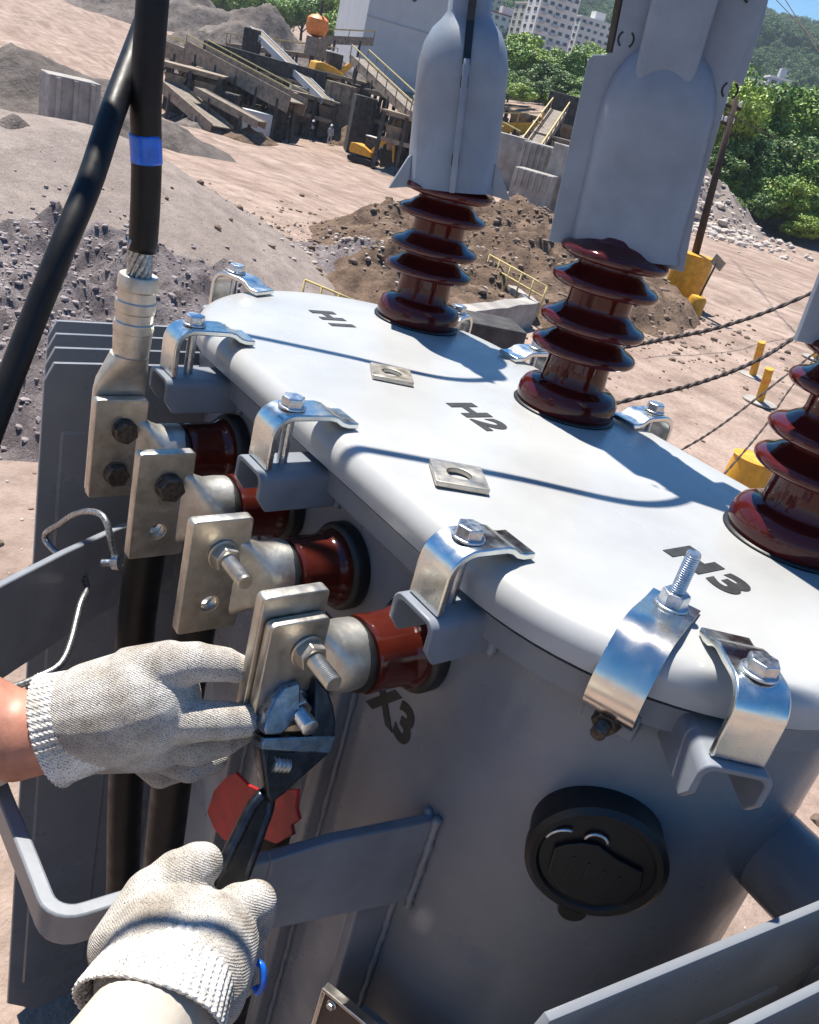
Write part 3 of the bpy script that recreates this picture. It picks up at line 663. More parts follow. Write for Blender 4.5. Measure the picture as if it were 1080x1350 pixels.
# lug: barrel with crimp rings, flattened palm behind the pad
lb = []
zc = [-.020, -.008, .002, .010, .018, .020, .030, .032, .040, .042, .052, .054, .062, .0632]
rc = [.0150, .0165, .0172, .0176, .0176, .0160, .0160, .0178, .0178, .0162, .0162, .0172, .0172, .0160]
zc = [-.018, -.004, .006, .0065, .015, .016, .024, .025, .034, .035, .044, .045, .056, .0575, .0570]
rc = [.0160, .0170, .0174, .0178, .0178, .0165, .0165, .0178, .0178, .0166, .0166, .0178, .0172, .0165, .0125]
barrel = MB().lathe(list(zip(rc, zc)), 20, Matrix.Translation((xx, -.4095, .004)))
for i_, v in enumerate(barrel.v):                           # crimping leaves a hexagonal barrel
    pass
lug = cpart(barrel, 'lug', 'tinlug', c0, M0, 28, .0012)
b = MB(); rr = [(-.012, .0172, .0172, 2), (-.024, .013, .0200, 2.6), (-.036, .0065, .0235, 4), (-.048, .0045, .0240, 8), (-.150, .0045, .0240, 8)]; seg = 28
for (z, rx, ry, p) in rr:
    for k in range(seg):
        a = 2*math.pi*k/seg; ca, sa = math.cos(a), math.sin(a)
        b.v.append((xx+rx*math.copysign(abs(ca)**(2/p), ca), -.4105-.006*min(1, (-.012-z)/.03)+ry*math.copysign(abs(sa)**(2/p), sa), z))
for r in range(len(rr)-1):
    for k in range(seg): k2 = (k+1) % seg; b.f.append((r*seg+k, r*seg+k2, (r+1)*seg+k2, (r+1)*seg+k))
b.f.append(tuple(range(seg))); b.f.append(tuple((len(rr)-1)*seg+k for k in range(seg)))
cpart(b, 'lug_palm', 'tinlug', c0, M0, 40)
# cables hanging down from the second and third terminals
def hanging(x, label, dx, side=-.019, yy=-.418, tape=None, stop=None):
    root = empty('power_cable', (x, yy, -.15)); mm = Matrix.Translation((-x, -yy, .15)); tag(root, label, 'cable', 'low voltage power cables')
    xl = x+side
    me = plate2d(rrect(yy-.021, -.150, yy+.021, -.062, .004), [circ(h[0], h[1], .0068) for h in HOLES], .006, .0008)
    me.transform(frame((xl+.0085, 0, 0), (0, 1, 0), (0, 0, 1), (1, 0, 0))); cpart(me, 'lug_palm', 'tinlug', root, mm, 40)
    cpart(MB().lathe([(.012, -.140), (.0165, -.152), (.0170, -.165), (.0165, -.21), (.0160, -.212)], 24, Matrix.Translation((xl, yy, 0))), 'lug', 'tinlug', root, mm, 40)
    pth = spline([(xl, yy, -.146), (xl, yy, -.25), (xl+dx*.3, yy+.008, -.45), (xl+dx*.7, yy+.02, -.75), (xl+dx, yy-.02, -1.05), (xl+dx*1.2, yy-.10, GZ+.02), (xl+dx*1.4, yy-.4, GZ+.018), (xl-.4, yy-1.2, GZ+.018)], 8)
    cpart(MB().tube(pth, .0178, 24), 'sheath', 'cable', root, mm, 180)
    return root, mm
hanging(XS[1], 'thick black cable hanging from the terminal with a single dark bolt head', .02)
hanging(XS[2], 'thick black cable hanging from the terminal with a protruding bolt above an open hole', -.01)
# the lug being bolted to the last terminal
c3 = empty('power_cable', (.482, -.415, -.15)); m3 = Matrix.Translation((-.482, .415, .15)); tag(c3, 'red-taped power cable whose lug the worker is bolting to the last terminal', 'cable', 'low voltage power cables')
me = plate2d(rrect(-.4395, -.150, -.3945, -.0575, .005), [circ(h[0], h[1], .0068) for h in [(-.4085, -.0825), (-.4105, -.1275)]], .0085, .0012)
me.transform(frame((XS[3]+.0085, 0, 0), (0, 1, 0), (0, 0, 1), (1, 0, 0))); l3 = cpart(me, 'lug_palm', 'tin', c3, m3, 40)
fx = XS[3]+.0130
def c3bolt(mtx, *a, **k):
    o = hex_bolt(c3, m3 @ mtx, *a, **k); return o
c3bolt(hexX(fx, -.4085, -.0825, 15), .0185, .0085, 'tin', .0125, stud=.026, shank_r=.0062, name='nut')
c3bolt(hexX(fx, -.4105, -.1275, 40), .0185, .0085, 'bolt', .0125, stud=.016, shank_r=.0062, name='nut')
cpart(MB().lathe([(.010, -.145), (.0145, -.160), (.0150, -.178), (.0150, -.245), (.0142, -.247)], 24, Matrix.Translation((.468, -.390, 0))), 'lug', 'tinlug', c3, m3, 40)
pth = spline([(.468, -.390, -.16), (.468, -.390, -.25), (.466, -.388, -.32), (.450, -.375, -.5), (.43, -.36, -.8), (.42, -.40, -1.1), (.40, -.6, GZ+.018), (.2, -1.3, GZ+.018)], 8)
cpart(MB().tube(pth, .0140, 24), 'sheath', 'cable', c3, m3, 180)
RT = [(275, 1070), (284, 1042), (300, 1024), (312, 1018), (328, 1034), (345, 1042), (394, 1040), (392, 1064), (396, 1080), (386, 1088), (388, 1100), (366, 1112), (345, 1104), (325, 1092), (306, 1110), (296, 1106), (284, 1092)]
rq = [hit(px_, py_, 1, -.403) for (px_, py_) in RT]
me = plate2d([(q[0], q[2]) for q in rq][::-1], [], .003, .0006); me.transform(frame((0, -.403, 0), (1, 0, 0), (0, 0, 1), (0, -1, 0))); cpart(me, 'red_tag', 'redtape', c3, m3, 40)
# loose black cable crossing on the left
pts = [at(-60, 720, .62), at(-20, 590, .62), at(34, 446, .625), at(84, 322, .63), at(118, 240, .648), at(146, 155, .670), at(172, 85, .698), at(200, 10, .728), at(235, -90, .76), at(250, -250, .78), at(100, -600, .74)]
tag(MB().tube(spline(pts, 8), list(np.linspace(.0090, .0105, 8*10+1)), 20).build('loose_cable', 'cable', None, 180), 'loose flat black cable slanting past the blue-taped cable, free of any lug', 'cable')
# thin braided wire looped over the bracket arm
pts = [at(0, 912, .80), at(50, 893, .81), at(85, 868, .83), at(105, 800, .87), at(112, 765, .905), at(60, 712, .93), at(80, 690, .91), at(104, 676, .89), at(128, 676, .87), at(141, 690, .86), at(150, 730, .865), at(160, 750, .87)]
tag(MB().tube(spline(pts, 8), .0034, 8).build('braided_wire', 'wire', None, 180), 'thin braided steel wire looped over the left bracket arm', 'wire')
hex_bolt(arm1, frame(at(158, 742, .862), tuple(-_F), tuple(_R), tuple(_U)) @ Matrix.Rotation(R_(90), 4, 'Y') @ Matrix.Rotation(R_(90), 4, 'X'), .012, .006, 'bolt', .008, stud=.01, shank_r=.004)

# =================================================================== WORKER (gloved hands and wrench)
def knit_mat(name, base, dark, scale=420.0, speck=900.0):
    m = bpy.data.materials.new(name); m.use_nodes = True; n = m.node_tree.nodes; L = m.node_tree.links; b = n['Principled BSDF']
    b.inputs['Roughness'].default_value = .95; b.inputs['Specular IOR Level'].default_value = .15; b.inputs['Sheen Weight'].default_value = .15
    tc = n.new('ShaderNodeTexCoord')
    nz = n.new('ShaderNodeTexNoise'); nz.inputs['Scale'].default_value = speck; nz.inputs['Detail'].default_value = 3; L.new(tc.outputs['Object'], nz.inputs['Vector'])
    cr = n.new('ShaderNodeValToRGB'); cr.color_ramp.elements[0].position = .34; cr.color_ramp.elements[1].position = .49; cr.color_ramp.elements[0].color = (*dark, 1); cr.color_ramp.elements[1].color = (*base, 1)
    L.new(nz.outputs['Fac'], cr.inputs['Fac'])
    n2 = n.new('ShaderNodeTexNoise'); n2.inputs['Scale'].default_value = 38; n2.inputs['Detail'].default_value = 5; L.new(tc.outputs['Object'], n2.inputs['Vector'])
    c2 = n.new('ShaderNodeValToRGB'); c2.color_ramp.elements[0].position = .3; c2.color_ramp.elements[1].position = .62; c2.color_ramp.elements[0].color = (.46, .40, .33, 1)
    L.new(n2.outputs['Fac'], c2.inputs['Fac'])
    mx = n.new('ShaderNodeMixRGB'); mx.blend_type = 'MULTIPLY'; mx.inputs['Fac'].default_value = .8; L.new(cr.outputs['Color'], mx.inputs['Color1']); L.new(c2.outputs['Color'], mx.inputs['Color2'])
    L.new(mx.outputs['Color'], b.inputs['Base Color'])
    mp = n.new('ShaderNodeMapping'); mp.inputs['Rotation'].default_value = (R_(35), R_(20), R_(-50)); L.new(tc.outputs['Object'], mp.inputs['Vector'])
    wv = n.new('ShaderNodeTexWave'); wv.wave_type = 'BANDS'; wv.bands_direction = 'Z'; wv.inputs['Scale'].default_value = scale; wv.inputs['Distortion'].default_value = 2.5; wv.inputs['Detail'].default_value = 2; wv.inputs['Detail Scale'].default_value = 2.0
    L.new(mp.outputs['Vector'], wv.inputs['Vector'])
    ad = n.new('ShaderNodeMath'); ad.operation = 'ADD'; L.new(wv.outputs['Fac'], ad.inputs[0]); L.new(nz.outputs['Fac'], ad.inputs[1])
    bp = n.new('ShaderNodeBump'); bp.inputs['Strength'].default_value = .5; bp.inputs['Distance'].default_value = .0010; L.new(ad.outputs[0], bp.inputs['Height']); L.new(bp.outputs['Normal'], b.inputs['Normal'])
    return m
M['knit'] = knit_mat('grey_flecked_knit_glove', (.57, .54, .495), (.10, .105, .125), 240.0, 1400.0)
M['knitcuff'] = knit_mat('ribbed_glove_cuff', (.80, .78, .74), (.25, .26, .29), 160.0)
def capsule(b, p0, r0, p1, r1, seg=20):
    p0 = Vector(p0); p1 = Vector(p1); d = (p1-p0).normalized(); pts = []; rad = []
    for k in range(6): a = R_(-90+90*k/6); pts.append(p0+d*r0*math.sin(a)); rad.append(max(1e-4, r0*math.cos(a)))
    for k in range(0, 7): a = R_(90*k/6); pts.append(p1+d*r1*math.sin(a)); rad.append(max(1e-4, r1*math.cos(a)))
    b.tube(pts, rad, seg)
def blob(name, chains, voxel, m, parent, mm, smooth=6, flat=None):
    """organic surface: union of tapered capsule chains, voxel-remeshed into one continuous skin"""
    b = MB()
    for ch in chains:
        for i in range(len(ch)-1): capsule(b, ch[i][0], ch[i][1], ch[i+1][0], ch[i+1][1])
    me = b.mesh('tmp'); ob = bpy.data.objects.new('tmp', me); COL.objects.link(ob)
    rm = ob.modifiers.new('r', 'REMESH'); rm.mode = 'VOXEL'; rm.voxel_size = voxel; rm.use_smooth_shade = True
    sm = ob.modifiers.new('s', 'SMOOTH'); sm.factor = .5; sm.iterations = smooth
    dg = bpy.context.evaluated_depsgraph_get(); out = bpy.data.meshes.new_from_object(ob.evaluated_get(dg)); bpy.data.objects.remove(ob); bpy.data.meshes.remove(me)
    out.materials.clear(); out.transform(mm); out.shade_smooth(); out.name = name
    return link(name, out, m, parent)
P0 = Vector((.36, -1.0, GZ)); PR = empty('person', P0); PM = Matrix.Translation(-P0)
tag(PR, 'worker in cream long sleeves and grey knit gloves, tightening a terminal nut with a wrench', 'person')
WL = at(20, 972, .585); WRt = at(205, 1335, .462)
EL = np.array([.25, -.77, -.10]); SL = np.array([.15, -.96, .14]); ER = np.array([.745, -.735, -.20]); SR = np.array([.57, -1.02, .13])
HD = np.array([.38, -.97, .40])
def lerp(a, b, t): return np.asarray(a)*(1-t)+np.asarray(b)*t
# skin: head, neck, arms
body = blob('body', [
    [(at(100, 955, .585), .027), (WL, .030), (lerp(WL, EL, .5), .038), (EL, .042), (SL, .05)],
    [(at(235, 1260, .515), .026), (WRt, .027), (lerp(WRt, ER, .5), .038), (ER, .042), (SR, .05)],
    [(SL, .05), ((.36, -1.0, .16), .07), (SR, .05)], [((.36, -1.0, .12), .09), ((.36, -1.0, -.35), .10)],
    [((.36, -1.0, .16), .055), ((.37, -.985, .30), .052)],
    [(HD, .078), (HD+np.array([.004, .018, -.04]), .068)], [(HD+np.array([.0, -.02, .03]), .085), (HD+np.array([.0, .01, .03]), .083)],
    [(HD+np.array([.008, .085, -.01]), .012), (HD+np.array([.008, .093, -.03]), .014)],
    [(HD+np.array([-.084, .0, -.015]), .016), (HD+np.array([-.086, -.004, .012]), .018)], [(HD+np.array([.084, .0, -.015]), .016), (HD+np.array([.086, -.004, .012]), .018)],
    [(HD+np.array([-.02, .074, -.062]), .011), (HD+np.array([.03, .074, -.062]), .011)],
], .0045, 'skin', PR, PM, 5)
for sx in (-1, 1):
    e = MB().lathe([(.0001, -.011), (.008, -.008), (.011, 0), (.008, .008), (.0001, .011)], 12, Matrix.Translation(Vector(HD+np.array([.008+sx*.031, .070, .008])))); me = e.mesh('eye'); me.transform(PM); link('eye', me, 'helmet', body, 180)
# shirt
sleeveL = lerp(WL, EL, .08)
shirt = blob('shirt', [
    [(at(-22, 976, .585), .034), (lerp(WL, EL, .5), .050), (EL, .056), (SL, .075)],
    [(at(208, 1322, .468), .0300), (lerp(WRt, ER, .2), .034), (lerp(WRt, ER, .5), .046), (ER, .056), (SR, .075)],
    [(SL, .075), ((.36, -1.0, .12), .11), (SR, .075)], [((.30, -1.0, .05), .12), ((.31, -1.0, -.35), .13)], [((.42, -1.0, .05), .12), ((.41, -1.0, -.35), .13)],
], .005, 'sleeve', PR, PM, 6)
blob('trousers', [[((.30, -1.0, -.33), .125), ((.27, -1.0, -.75), .085), ((.25, -1.02, GZ+.09), .065)], [((.42, -1.0, -.33), .125), ((.46, -1.0, -.75), .085), ((.48, -1.02, GZ+.09), .065)]], .008, 'trouser', PR, PM, 5)
for x in (.25, .48):
    blob('boot', [[((x, -1.06, GZ+.05), .050), ((x, -.90, GZ+.042), .042)], [((x, -1.03, GZ+.06), .052), ((x, -1.03, GZ+.14), .058)]], .007, 'rubber', PR, PM, 3)
hl = MB().lathe([(.115, -.012), (.118, -.008), (.108, .0), (.106, .03), (.098, .065), (.075, .095), (.04, .112), (.001, .117)], 36, Matrix.Translation(Vector(HD+np.array([0, -.004, .055])))); me = hl.mesh('helmet'); me.transform(PM); link('helmet', me, 'helmet', PR, 60)
# ---- left glove (holds the lug between thumb and forefinger)
D0 = .588
gl = [
    [(at(128, 940, D0), .036), (at(160, 935, D0), .0385), (at(190, 925, D0), .0385), (at(205, 928, D0+.004), .031)],
    [(at(150, 965, D0+.012), .030), (at(205, 968, D0+.015), .026)],
    [(at(185, 893, D0-.004), .024), (at(222, 880, D0-.010), .0185), (at(258, 873, D0-.012), .0140), (at(296, 876, D0-.008), .0118), (at(312, 881, D0-.004), .0102)],
    [(at(222, 950, D0-.004), .0195), (at(262, 950, D0-.010), .0145), (at(300, 950, D0-.008), .0132), (at(323, 950, D0-.004), .0118)],
    [(at(215, 972, D0+.012), .0180), (at(258, 984, D0+.012), .0140), (at(296, 972, D0+.014), .0130), (at(318, 962, D0+.018), .0110)],
    [(at(205, 985, D0+.03), .0165), (at(250, 1008, D0+.034), .0132), (at(280, 1000, D0+.04), .0115)],
    [(at(185, 990, D0+.045), .0150), (at(212, 1018, D0+.05), .0120), (at(238, 1012, D0+.056), .0105)],
]
glv = blob('glove', gl, .0015, 'knit', PR, PM, 4)
def ribbed(path, rads, name, parent, squash, up, nrib=46, amp=.0007):
    """ribbed knitted cuff: elliptical tube, rads = half width along 'up', squash = depth ratio"""
    P = [Vector(q) for q in path]; b = MB(); seg = nrib*4; n = len(P); up = Vector(up)
    for i in range(n):
        t = (P[min(i+1, n-1)]-P[max(i-1, 0)]).normalized(); x = (up-t*up.dot(t)).normalized(); y = t.cross(x)
        for k in range(seg):
            a = 2*math.pi*k/seg; rr = rads[i]+amp*math.cos(a*nrib); b.v.append(tuple(P[i]+x*math.cos(a)*rr+y*math.sin(a)*rr*squash))
    for i in range(n-1):
        for k in range(seg): k2 = (k+1) % seg; b.f.append((i*seg+k, i*seg+k2, (i+1)*seg+k2, (i+1)*seg+k))
    me = b.mesh(name); me.transform(PM); o = link(name, me, 'knitcuff', parent, 180)
    s = o.modifiers.new('thickness', 'SOLIDIFY'); s.thickness = .0016; return o
def cuffpath(pts, n=10): return spline(pts, n)
cp = cuffpath([at(70, 962, D0), at(88, 957, D0), at(115, 949, D0), at(145, 938, D0)], 5)
ribbed(cp, list(np.interp(np.linspace(0, 1, len(cp)), [0, .15, .5, 1], [.0395, .0375, .0360, .0345])), 'cuff', glv, .86, tuple(_U))
# ---- right glove (grips the wrench handle)
Q = .532
gr = [
    [(at(205, 1290, Q-.045), 0.0335), (at(215, 1250, Q-.02), 0.0353), (at(232, 1222, Q), 0.0316)],
    [(at(255, 1290, Q-.04), 0.0335), (at(270, 1250, Q-.015), 0.0326), (at(285, 1236, Q+.005), 0.0260)],
    [(at(180, 1245, Q-.02), 0.0279), (at(205, 1190, Q), 0.0219), (at(235, 1158, Q+.008), 0.0177), (at(258, 1143, Q+.012), 0.0151), (at(266, 1139, Q+.014), 0.0135)],
    [(at(282, 1232, Q+.004), 0.0200), (at(314, 1200, Q+.006), 0.0163), (at(336, 1190, Q+.014), 0.0140), (at(340, 1205, Q+.034), 0.0126), (at(318, 1215, Q+.055), 0.0112)],
    [(at(282, 1250, Q+.002), 0.0200), (at(312, 1228, Q+.008), 0.0153), (at(328, 1226, Q+.022), 0.0135), (at(322, 1238, Q+.044), 0.0121), (at(298, 1240, Q+.058), 0.0107)],
    [(at(282, 1280, Q-.010), 0.0195), (at(308, 1262, Q+.004), 0.0149), (at(322, 1262, Q+.020), 0.0130), (at(312, 1272, Q+.042), 0.0116)],
    [(at(282, 1302, Q-.020), 0.0181), (at(302, 1292, Q-.004), 0.0140), (at(314, 1292, Q+.012), 0.0121), (at(302, 1298, Q+.032), 0.0107)],
]
grv = blob('glove', gr, .0015, 'knit', PR, PM, 4)
cp = cuffpath([at(194, 1336, .460), at(206, 1310, .470), at(222, 1280, .490), at(238, 1250, .512)], 5)
ribbed(cp, list(np.interp(np.linspace(0, 1, len(cp)), [0, .2, .6, 1], [.0430, .0420, .0400, .0370])), 'cuff', grv, .72, tuple(_R))
# stray blue thread loop on the right glove
me = MB().tube(spline([at(338, 1268, .53), at(346, 1275, .528), at(347, 1295, .528), at(340, 1308, .53), at(336, 1300, .532)], 5), .0022, 8).mesh('thread_loop'); me.transform(PM); link('thread_loop', me, 'blue', grv, 180)

# ---- adjustable wrench, flat in the plane x = XW
XW = XS[3]+.0205
TW = R_(25); WN = np.array([math.cos(TW), 0, math.sin(TW)]); WE2 = np.array([-math.sin(TW), 0, math.cos(TW)]); WC = np.array([XW, -.41, -.1275])
def yz(px, py):
    d = rayd(px, py); q = CAM+d*(np.dot(WC-CAM, WN)/np.dot(d, WN)); return (q[1], float(np.dot(q-WC, WE2)))
WFR = frame(WC, (0, 1, 0), tuple(WE2), tuple(WN))
WFR = WFR @ Matrix.Identity(4)
for i_ in (1,): WFR[i_][3] = 0.0
W = empty('adjustable_wrench', (XW, -.41, -.13)); WM = Matrix.Translation((-XW, .41, .13))
tag(W, 'dark steel adjustable wrench gripping the lower nut of the last terminal, held in a glove', 'wrench')
def wplate(pix, th, bev, name, m, dx=0.0, parent=W, raw=None):
    pl = raw or [yz(*q) for q in pix]
    a_ = sum(pl[i][0]*pl[(i+1) % len(pl)][1]-pl[(i+1) % len(pl)][0]*pl[i][1] for i in range(len(pl)))
    if a_ < 0: pl = pl[::-1]
    me = plate2d(pl, [], th, bev); me.transform(WM @ WFR @ Matrix.Translation((0, 0, dx))); return link(name, me, m, parent, 40)
head = [(340, 968), (338, 985), (340, 1000), (343, 1022), (346, 1046), (352, 1056), (368, 1044), (392, 1022), (414, 1003), (428, 990), (435, 972), (437, 950), (434, 928), (427, 908), (416, 896), (409, 893), (409, 910), (408, 945), (404, 966), (385, 967)]
wplate(head, .0135, .002, 'fixed_jaw', 'wrbody')
wplate([(344, 966), (342, 958), (347, 938), (356, 918), (370, 902), (388, 896), (391, 899), (391, 930), (386, 944), (372, 960), (366, 966)], .0125, .0018, 'movable_jaw', 'chrome')
wplate([(340, 969), (338, 984), (428, 990), (434, 974), (436, 966)], .0150, .001, 'jaw_slide', 'chrome')
wplate([(349, 987), (347, 1015), (372, 1017), (382, 988)], .0152, .0003, 'worm_slot', 'wrdark')
a0 = WFR @ Vector((*yz(352, 1003), .0062)); a1 = WFR @ Vector((*yz(373, 1005), .0062))
wb = MB(); n = 16
wb.tube([a0+(a1-a0)*k/n for k in range(n+1)], [.0056 if k % 4 < 2 else .0042 for k in range(n+1)], 14); me = wb.mesh('worm_screw'); me.transform(WM); link('worm_screw', me, 'bolt', W, 60)
hl_, hr_ = [(346, 1044), (330, 1062), (312, 1098), (296, 1130), (280, 1162), (268, 1190), (262, 1215), (266, 1225)], [(290, 1225), (298, 1205), (312, 1180), (324, 1152), (336, 1120), (347, 1088), (354, 1066), (356, 1050)]
wplate(hl_+hr_, .0062, .001, 'handle', 'wrdark')
def rim_bar(pix, name):
    pts = [WFR @ Vector((*yz(*q), 0)) for q in pix]; b = MB().tube(spline(pts, 4), .0042, 12); me = b.mesh(name); me.transform(WM); link(name, me, 'wrbody', W, 180)
rim_bar([(347, 1046), (332, 1064), (314, 1099), (298, 1131), (282, 1163), (270, 1190), (264, 1215)], 'handle_rim'); rim_bar([(356, 1050), (353, 1068), (346, 1088), (335, 1120), (323, 1152), (311, 1180), (297, 1206), (289, 1222)], 'handle_rim')

# =================================================================== QUARRY, PLANT, TOWN AND WOODS
def gpx(px, py, h):                                     # point seen at a pixel, lying h metres relative to the camera height
    return hit(px, py, 2, CAM[2]+h)
def ground_at(px, py, n=60):
    """first meeting of a pixel's ray with the ground"""
    d = rayd(px, py); hn = math.hypot(d[0], d[1]); a = azim(px, py); lo = None
    rs = np.geomspace(4, 1500, 900); g = ground_h(np.full_like(rs, a), rs); ray = rs*d[2]/hn
    k = np.where(ray <= g)[0]; r = rs[k[0]] if len(k) else 1500.
    return polar(a, r, float(ground_h(np.array([a]), np.array([r]))[0])), r
def yawrot(px, py=150, extra=0.0): return YAW-azim(px, py)-math.pi/2+R_(extra)     # local +Y points away from the camera, +X right
M['conc'] = mat('weathered_concrete', (.30, .275, .25), .9, var=.25, scale=1.5, bump=.5, bscale=6, dist=.03)
M['yellow'] = mat('yellow_machine_paint', (.62, .30, .02), .5, var=.2, scale=4, bump=.2, bscale=30)
M['ruststeel'] = mat('dusty_rusted_steel', (.185, .135, .095), .85, .1, scale=2.5, col2=(.33, .265, .20), bump=.3, bscale=12, dist=.02)
M['darksteel'] = mat('dark_dusty_steel', (.052, .047, .044), .8, .1, var=.5, scale=2)
M['belt'] = mat('dusty_conveyor_belt', (.20, .165, .13), .9, var=.25, scale=2)
M['pale'] = mat('pale_sheet_metal', (.44, .46, .48), .6, var=.06, scale=.4)
M['wall1'] = mat('white_building_plaster', (.62, .60, .57), .9, var=.06, scale=.2)
M['wall2'] = mat('cream_building_plaster', (.55, .47, .38), .9, var=.06, scale=.2)
M['wall3'] = mat('grey_blue_building_plaster', (.34, .37, .41), .9, var=.06, scale=.2)
M['glass'] = mat('dark_window_glass', (.03, .035, .045), .12, var=.2, scale=1)
M['wood'] = mat('weathered_pole_wood', (.045, .03, .022), .9, var=.4, scale=8, bump=.4, bscale=30, dist=.01)
M['plank'] = mat('bleached_planks', (.34, .26, .17), .9, var=.25, scale=5, bump=.3)
M['rope'] = mat('twisted_dark_cable', (.045, .032, .027), .8, var=.3, scale=60)
M['orange'] = mat('orange_tank_paint', (.75, .22, .04), .5, var=.2, scale=3)
M['roofred'] = mat('clay_tile_roof', (.22, .085, .06), .9, var=.25, scale=1.2)
M['cloth_dark'] = mat('dark_workwear', (.03, .035, .05), .9, var=.2, scale=8)
M['whitehat'] = mat('white_hat', (.75, .75, .73), .4, var=.03, scale=5)
M['track'] = mat('black_machine_track', (.02, .02, .02), .8, var=.3, scale=8)

# ---- mounds
s = heap('gravel_mound', azim(40, 180), 27.0, 10.0, 10.5, 2.7, 'gravel', 110, .10, 21, .86, 3.0, 0, 1.25); tag(s, kind='structure')
s = heap('rubble_slope', azim(120, 330), 17.5, 6.5, 5.0, 1.7, 'rubble', 110, .55, 5, .9, 1.1, 0, 1.1); tag(s, kind='structure')
s = heap('rubble_slope', azim(-60, 420), 13.5, 5.0, 3.6, 1.3, 'rubble', 90, .6, 8, .9, .9, 0, 1.1); tag(s, kind='structure')
s = heap('gravel_mound', azim(20, 172), 25.0, 3.0, 2.2, 2.85, 'heapm', 50, .12, 33, 1, 2, 0, 1.3); tag(s, kind='structure')
s = heap('dirt_bank', azim(680, 290), 38.0, 9.0, 12.0, 2.0, 'dirt', 130, .75, 9, .8, 2.0, 0, 1.3); tag(s, kind='structure')
s = heap('dirt_bank', azim(560, 330), 28.0, 3.6, 7.0, 1.2, 'dirt', 80, .8, 14, .9, 1.2, 0, 1.1); tag(s, kind='structure')
s = heap('dirt_bank', azim(480, 330), 30.0, 3.0, 6.0, .8, 'rubble', 80, .9, 19, .9, 1.2, 0, 1.1); tag(s, kind='structure')
s = heap('dirt_bank', azim(775, 190), 86.0, 10, 6, 2.6, 'dirt', 90, .5, 44, .8, 4, 0, 1.3); tag(s, kind='structure')
s = heap('earth_bank', azim(925, 235), 92.0, 9, 10, 5.0, 'gravel', 90, .45, 51, 1, 3.5, 0, 1.0); tag(s, kind='structure')
s = heap('stone_heap', azim(345, 60), 128.0, 18, 14, 9.0, 'heapm', 90, .35, 61, 1, 5, 0, 1.1); tag(s, kind='structure')
s = heap('stone_heap', azim(410, 90), 118.0, 10, 10, 5.5, 'heapm', 70, .45, 66, 1, 4, 0, 1.1); tag(s, kind='structure')
s = heap('stone_heap', azim(40, 70), 60.0, 14, 6, 3.0, 'heapm', 70, .5, 71, .9, 3, 0, 1.1); tag(s, kind='structure')
s = heap('stone_heap', azim(270, 15), 190.0, 30, 14, 7.0, 'heapm', 70, .4, 72, .9, 6, 0, 1.1); tag(s, kind='structure')

# ---- loose stones (uncountable)
def stones(name, cen, spread, n, smin, smax, m, label, seed):
    r = np.random.default_rng(seed); V = []; Fc = []
    ico = [(0, 0, 1), (.89, 0, .45), (.28, .85, .45), (-.72, .53, .45), (-.72, -.53, .45), (.28, -.85, .45), (.72, .53, -.45), (-.28, .85, -.45), (-.89, 0, -.45), (-.28, -.85, -.45), (.72, -.53, -.45), (0, 0, -1)]
    icf = [(0, 1, 2), (0, 2, 3), (0, 3, 4), (0, 4, 5), (0, 5, 1), (1, 6, 2), (2, 7, 3), (3, 8, 4), (4, 9, 5), (5, 10, 1), (6, 7, 2), (7, 8, 3), (8, 9, 4), (9, 10, 5), (10, 6, 1), (6, 11, 7), (7, 11, 8), (8, 11, 9), (9, 11, 10), (10, 11, 6)]
    ico = np.array(ico)
    dg = bpy.context.evaluated_depsgraph_get()
    for i in range(n):
        p = cen+r.normal(size=2)*spread if np.ndim(spread) else cen+r.normal(size=2)*spread
        ok, loc, nrm, idx, ob, mw = scene.ray_cast(dg, (p[0], p[1], 60.), (0, 0, -1))
        if not ok or ob.get('kind') != 'structure': continue
        s_ = smin*(smax/smin)**(r.random()**2.2); sc = s_*r.uniform(.6, 1.25, 3)*np.array([1, 1, .7])
        a = r.uniform(0, 6.28); c_, q_ = math.cos(a), math.sin(a)
        v = ico*sc*r.uniform(.75, 1.2, (12, 1)); v = np.stack([v[:, 0]*c_-v[:, 1]*q_, v[:, 0]*q_+v[:, 1]*c_, v[:, 2]], 1)
        o = len(V); V.extend((v+np.array(loc)+np.array([0, 0, sc[2]*.3])).tolist()); Fc.extend([(f[0]+o, f[1]+o, f[2]+o) for f in icf])
    me = bpy.data.meshes.new(name); me.from_pydata(V, [], Fc); me.update()
    return tag(link(name, me, m), label, 'stones', kind='stuff')
M['stone_a'] = mat('mauve_stone', (.19, .16, .158), .95, scale=1.5, col2=(.36, .315, .305), bump=.4, bscale=20)
M['stone_b'] = mat('brown_stone', (.13, .09, .065), .95, scale=1.2, col2=(.27, .20, .15), bump=.4, bscale=20)
M['stone_c'] = mat('pale_stone', (.36, .30, .26), .95, scale=1.2, col2=(.50, .44, .39), bump=.4, bscale=20)
bpy.context.view_layer.update()
c = polar(azim(110, 330), 16.5)[:2]; stones('rubble', c, 2.3, 4200, .012, .085, 'stone_a', 'mauve grey rubble strewn over the bank below the gravel mound', 1)
c = polar(azim(0, 420), 13.)[:2]; stones('rubble', c, 1.7, 1800, .012, .08, 'stone_a', 'pale broken rubble at the foot of the left bank', 2)
c = polar(azim(670, 300), 35.)[:2]; stones('rubble', c, 4.6, 4200, .025, .16, 'stone_b', 'brown clods and stones on the excavated dirt bank', 3)
c = polar(azim(500, 330), 30.)[:2]; stones('rubble', c, 2.0, 900, .02, .12, 'stone_c', 'pale stones scattered on the slope beside the dirt track', 4)
c = polar(azim(930, 265), 86.)[:2]; stones('rubble', c, 4.0, 700, .12, .6, 'stone_c', 'pale broken stones at the foot of the bank below the trees', 5)
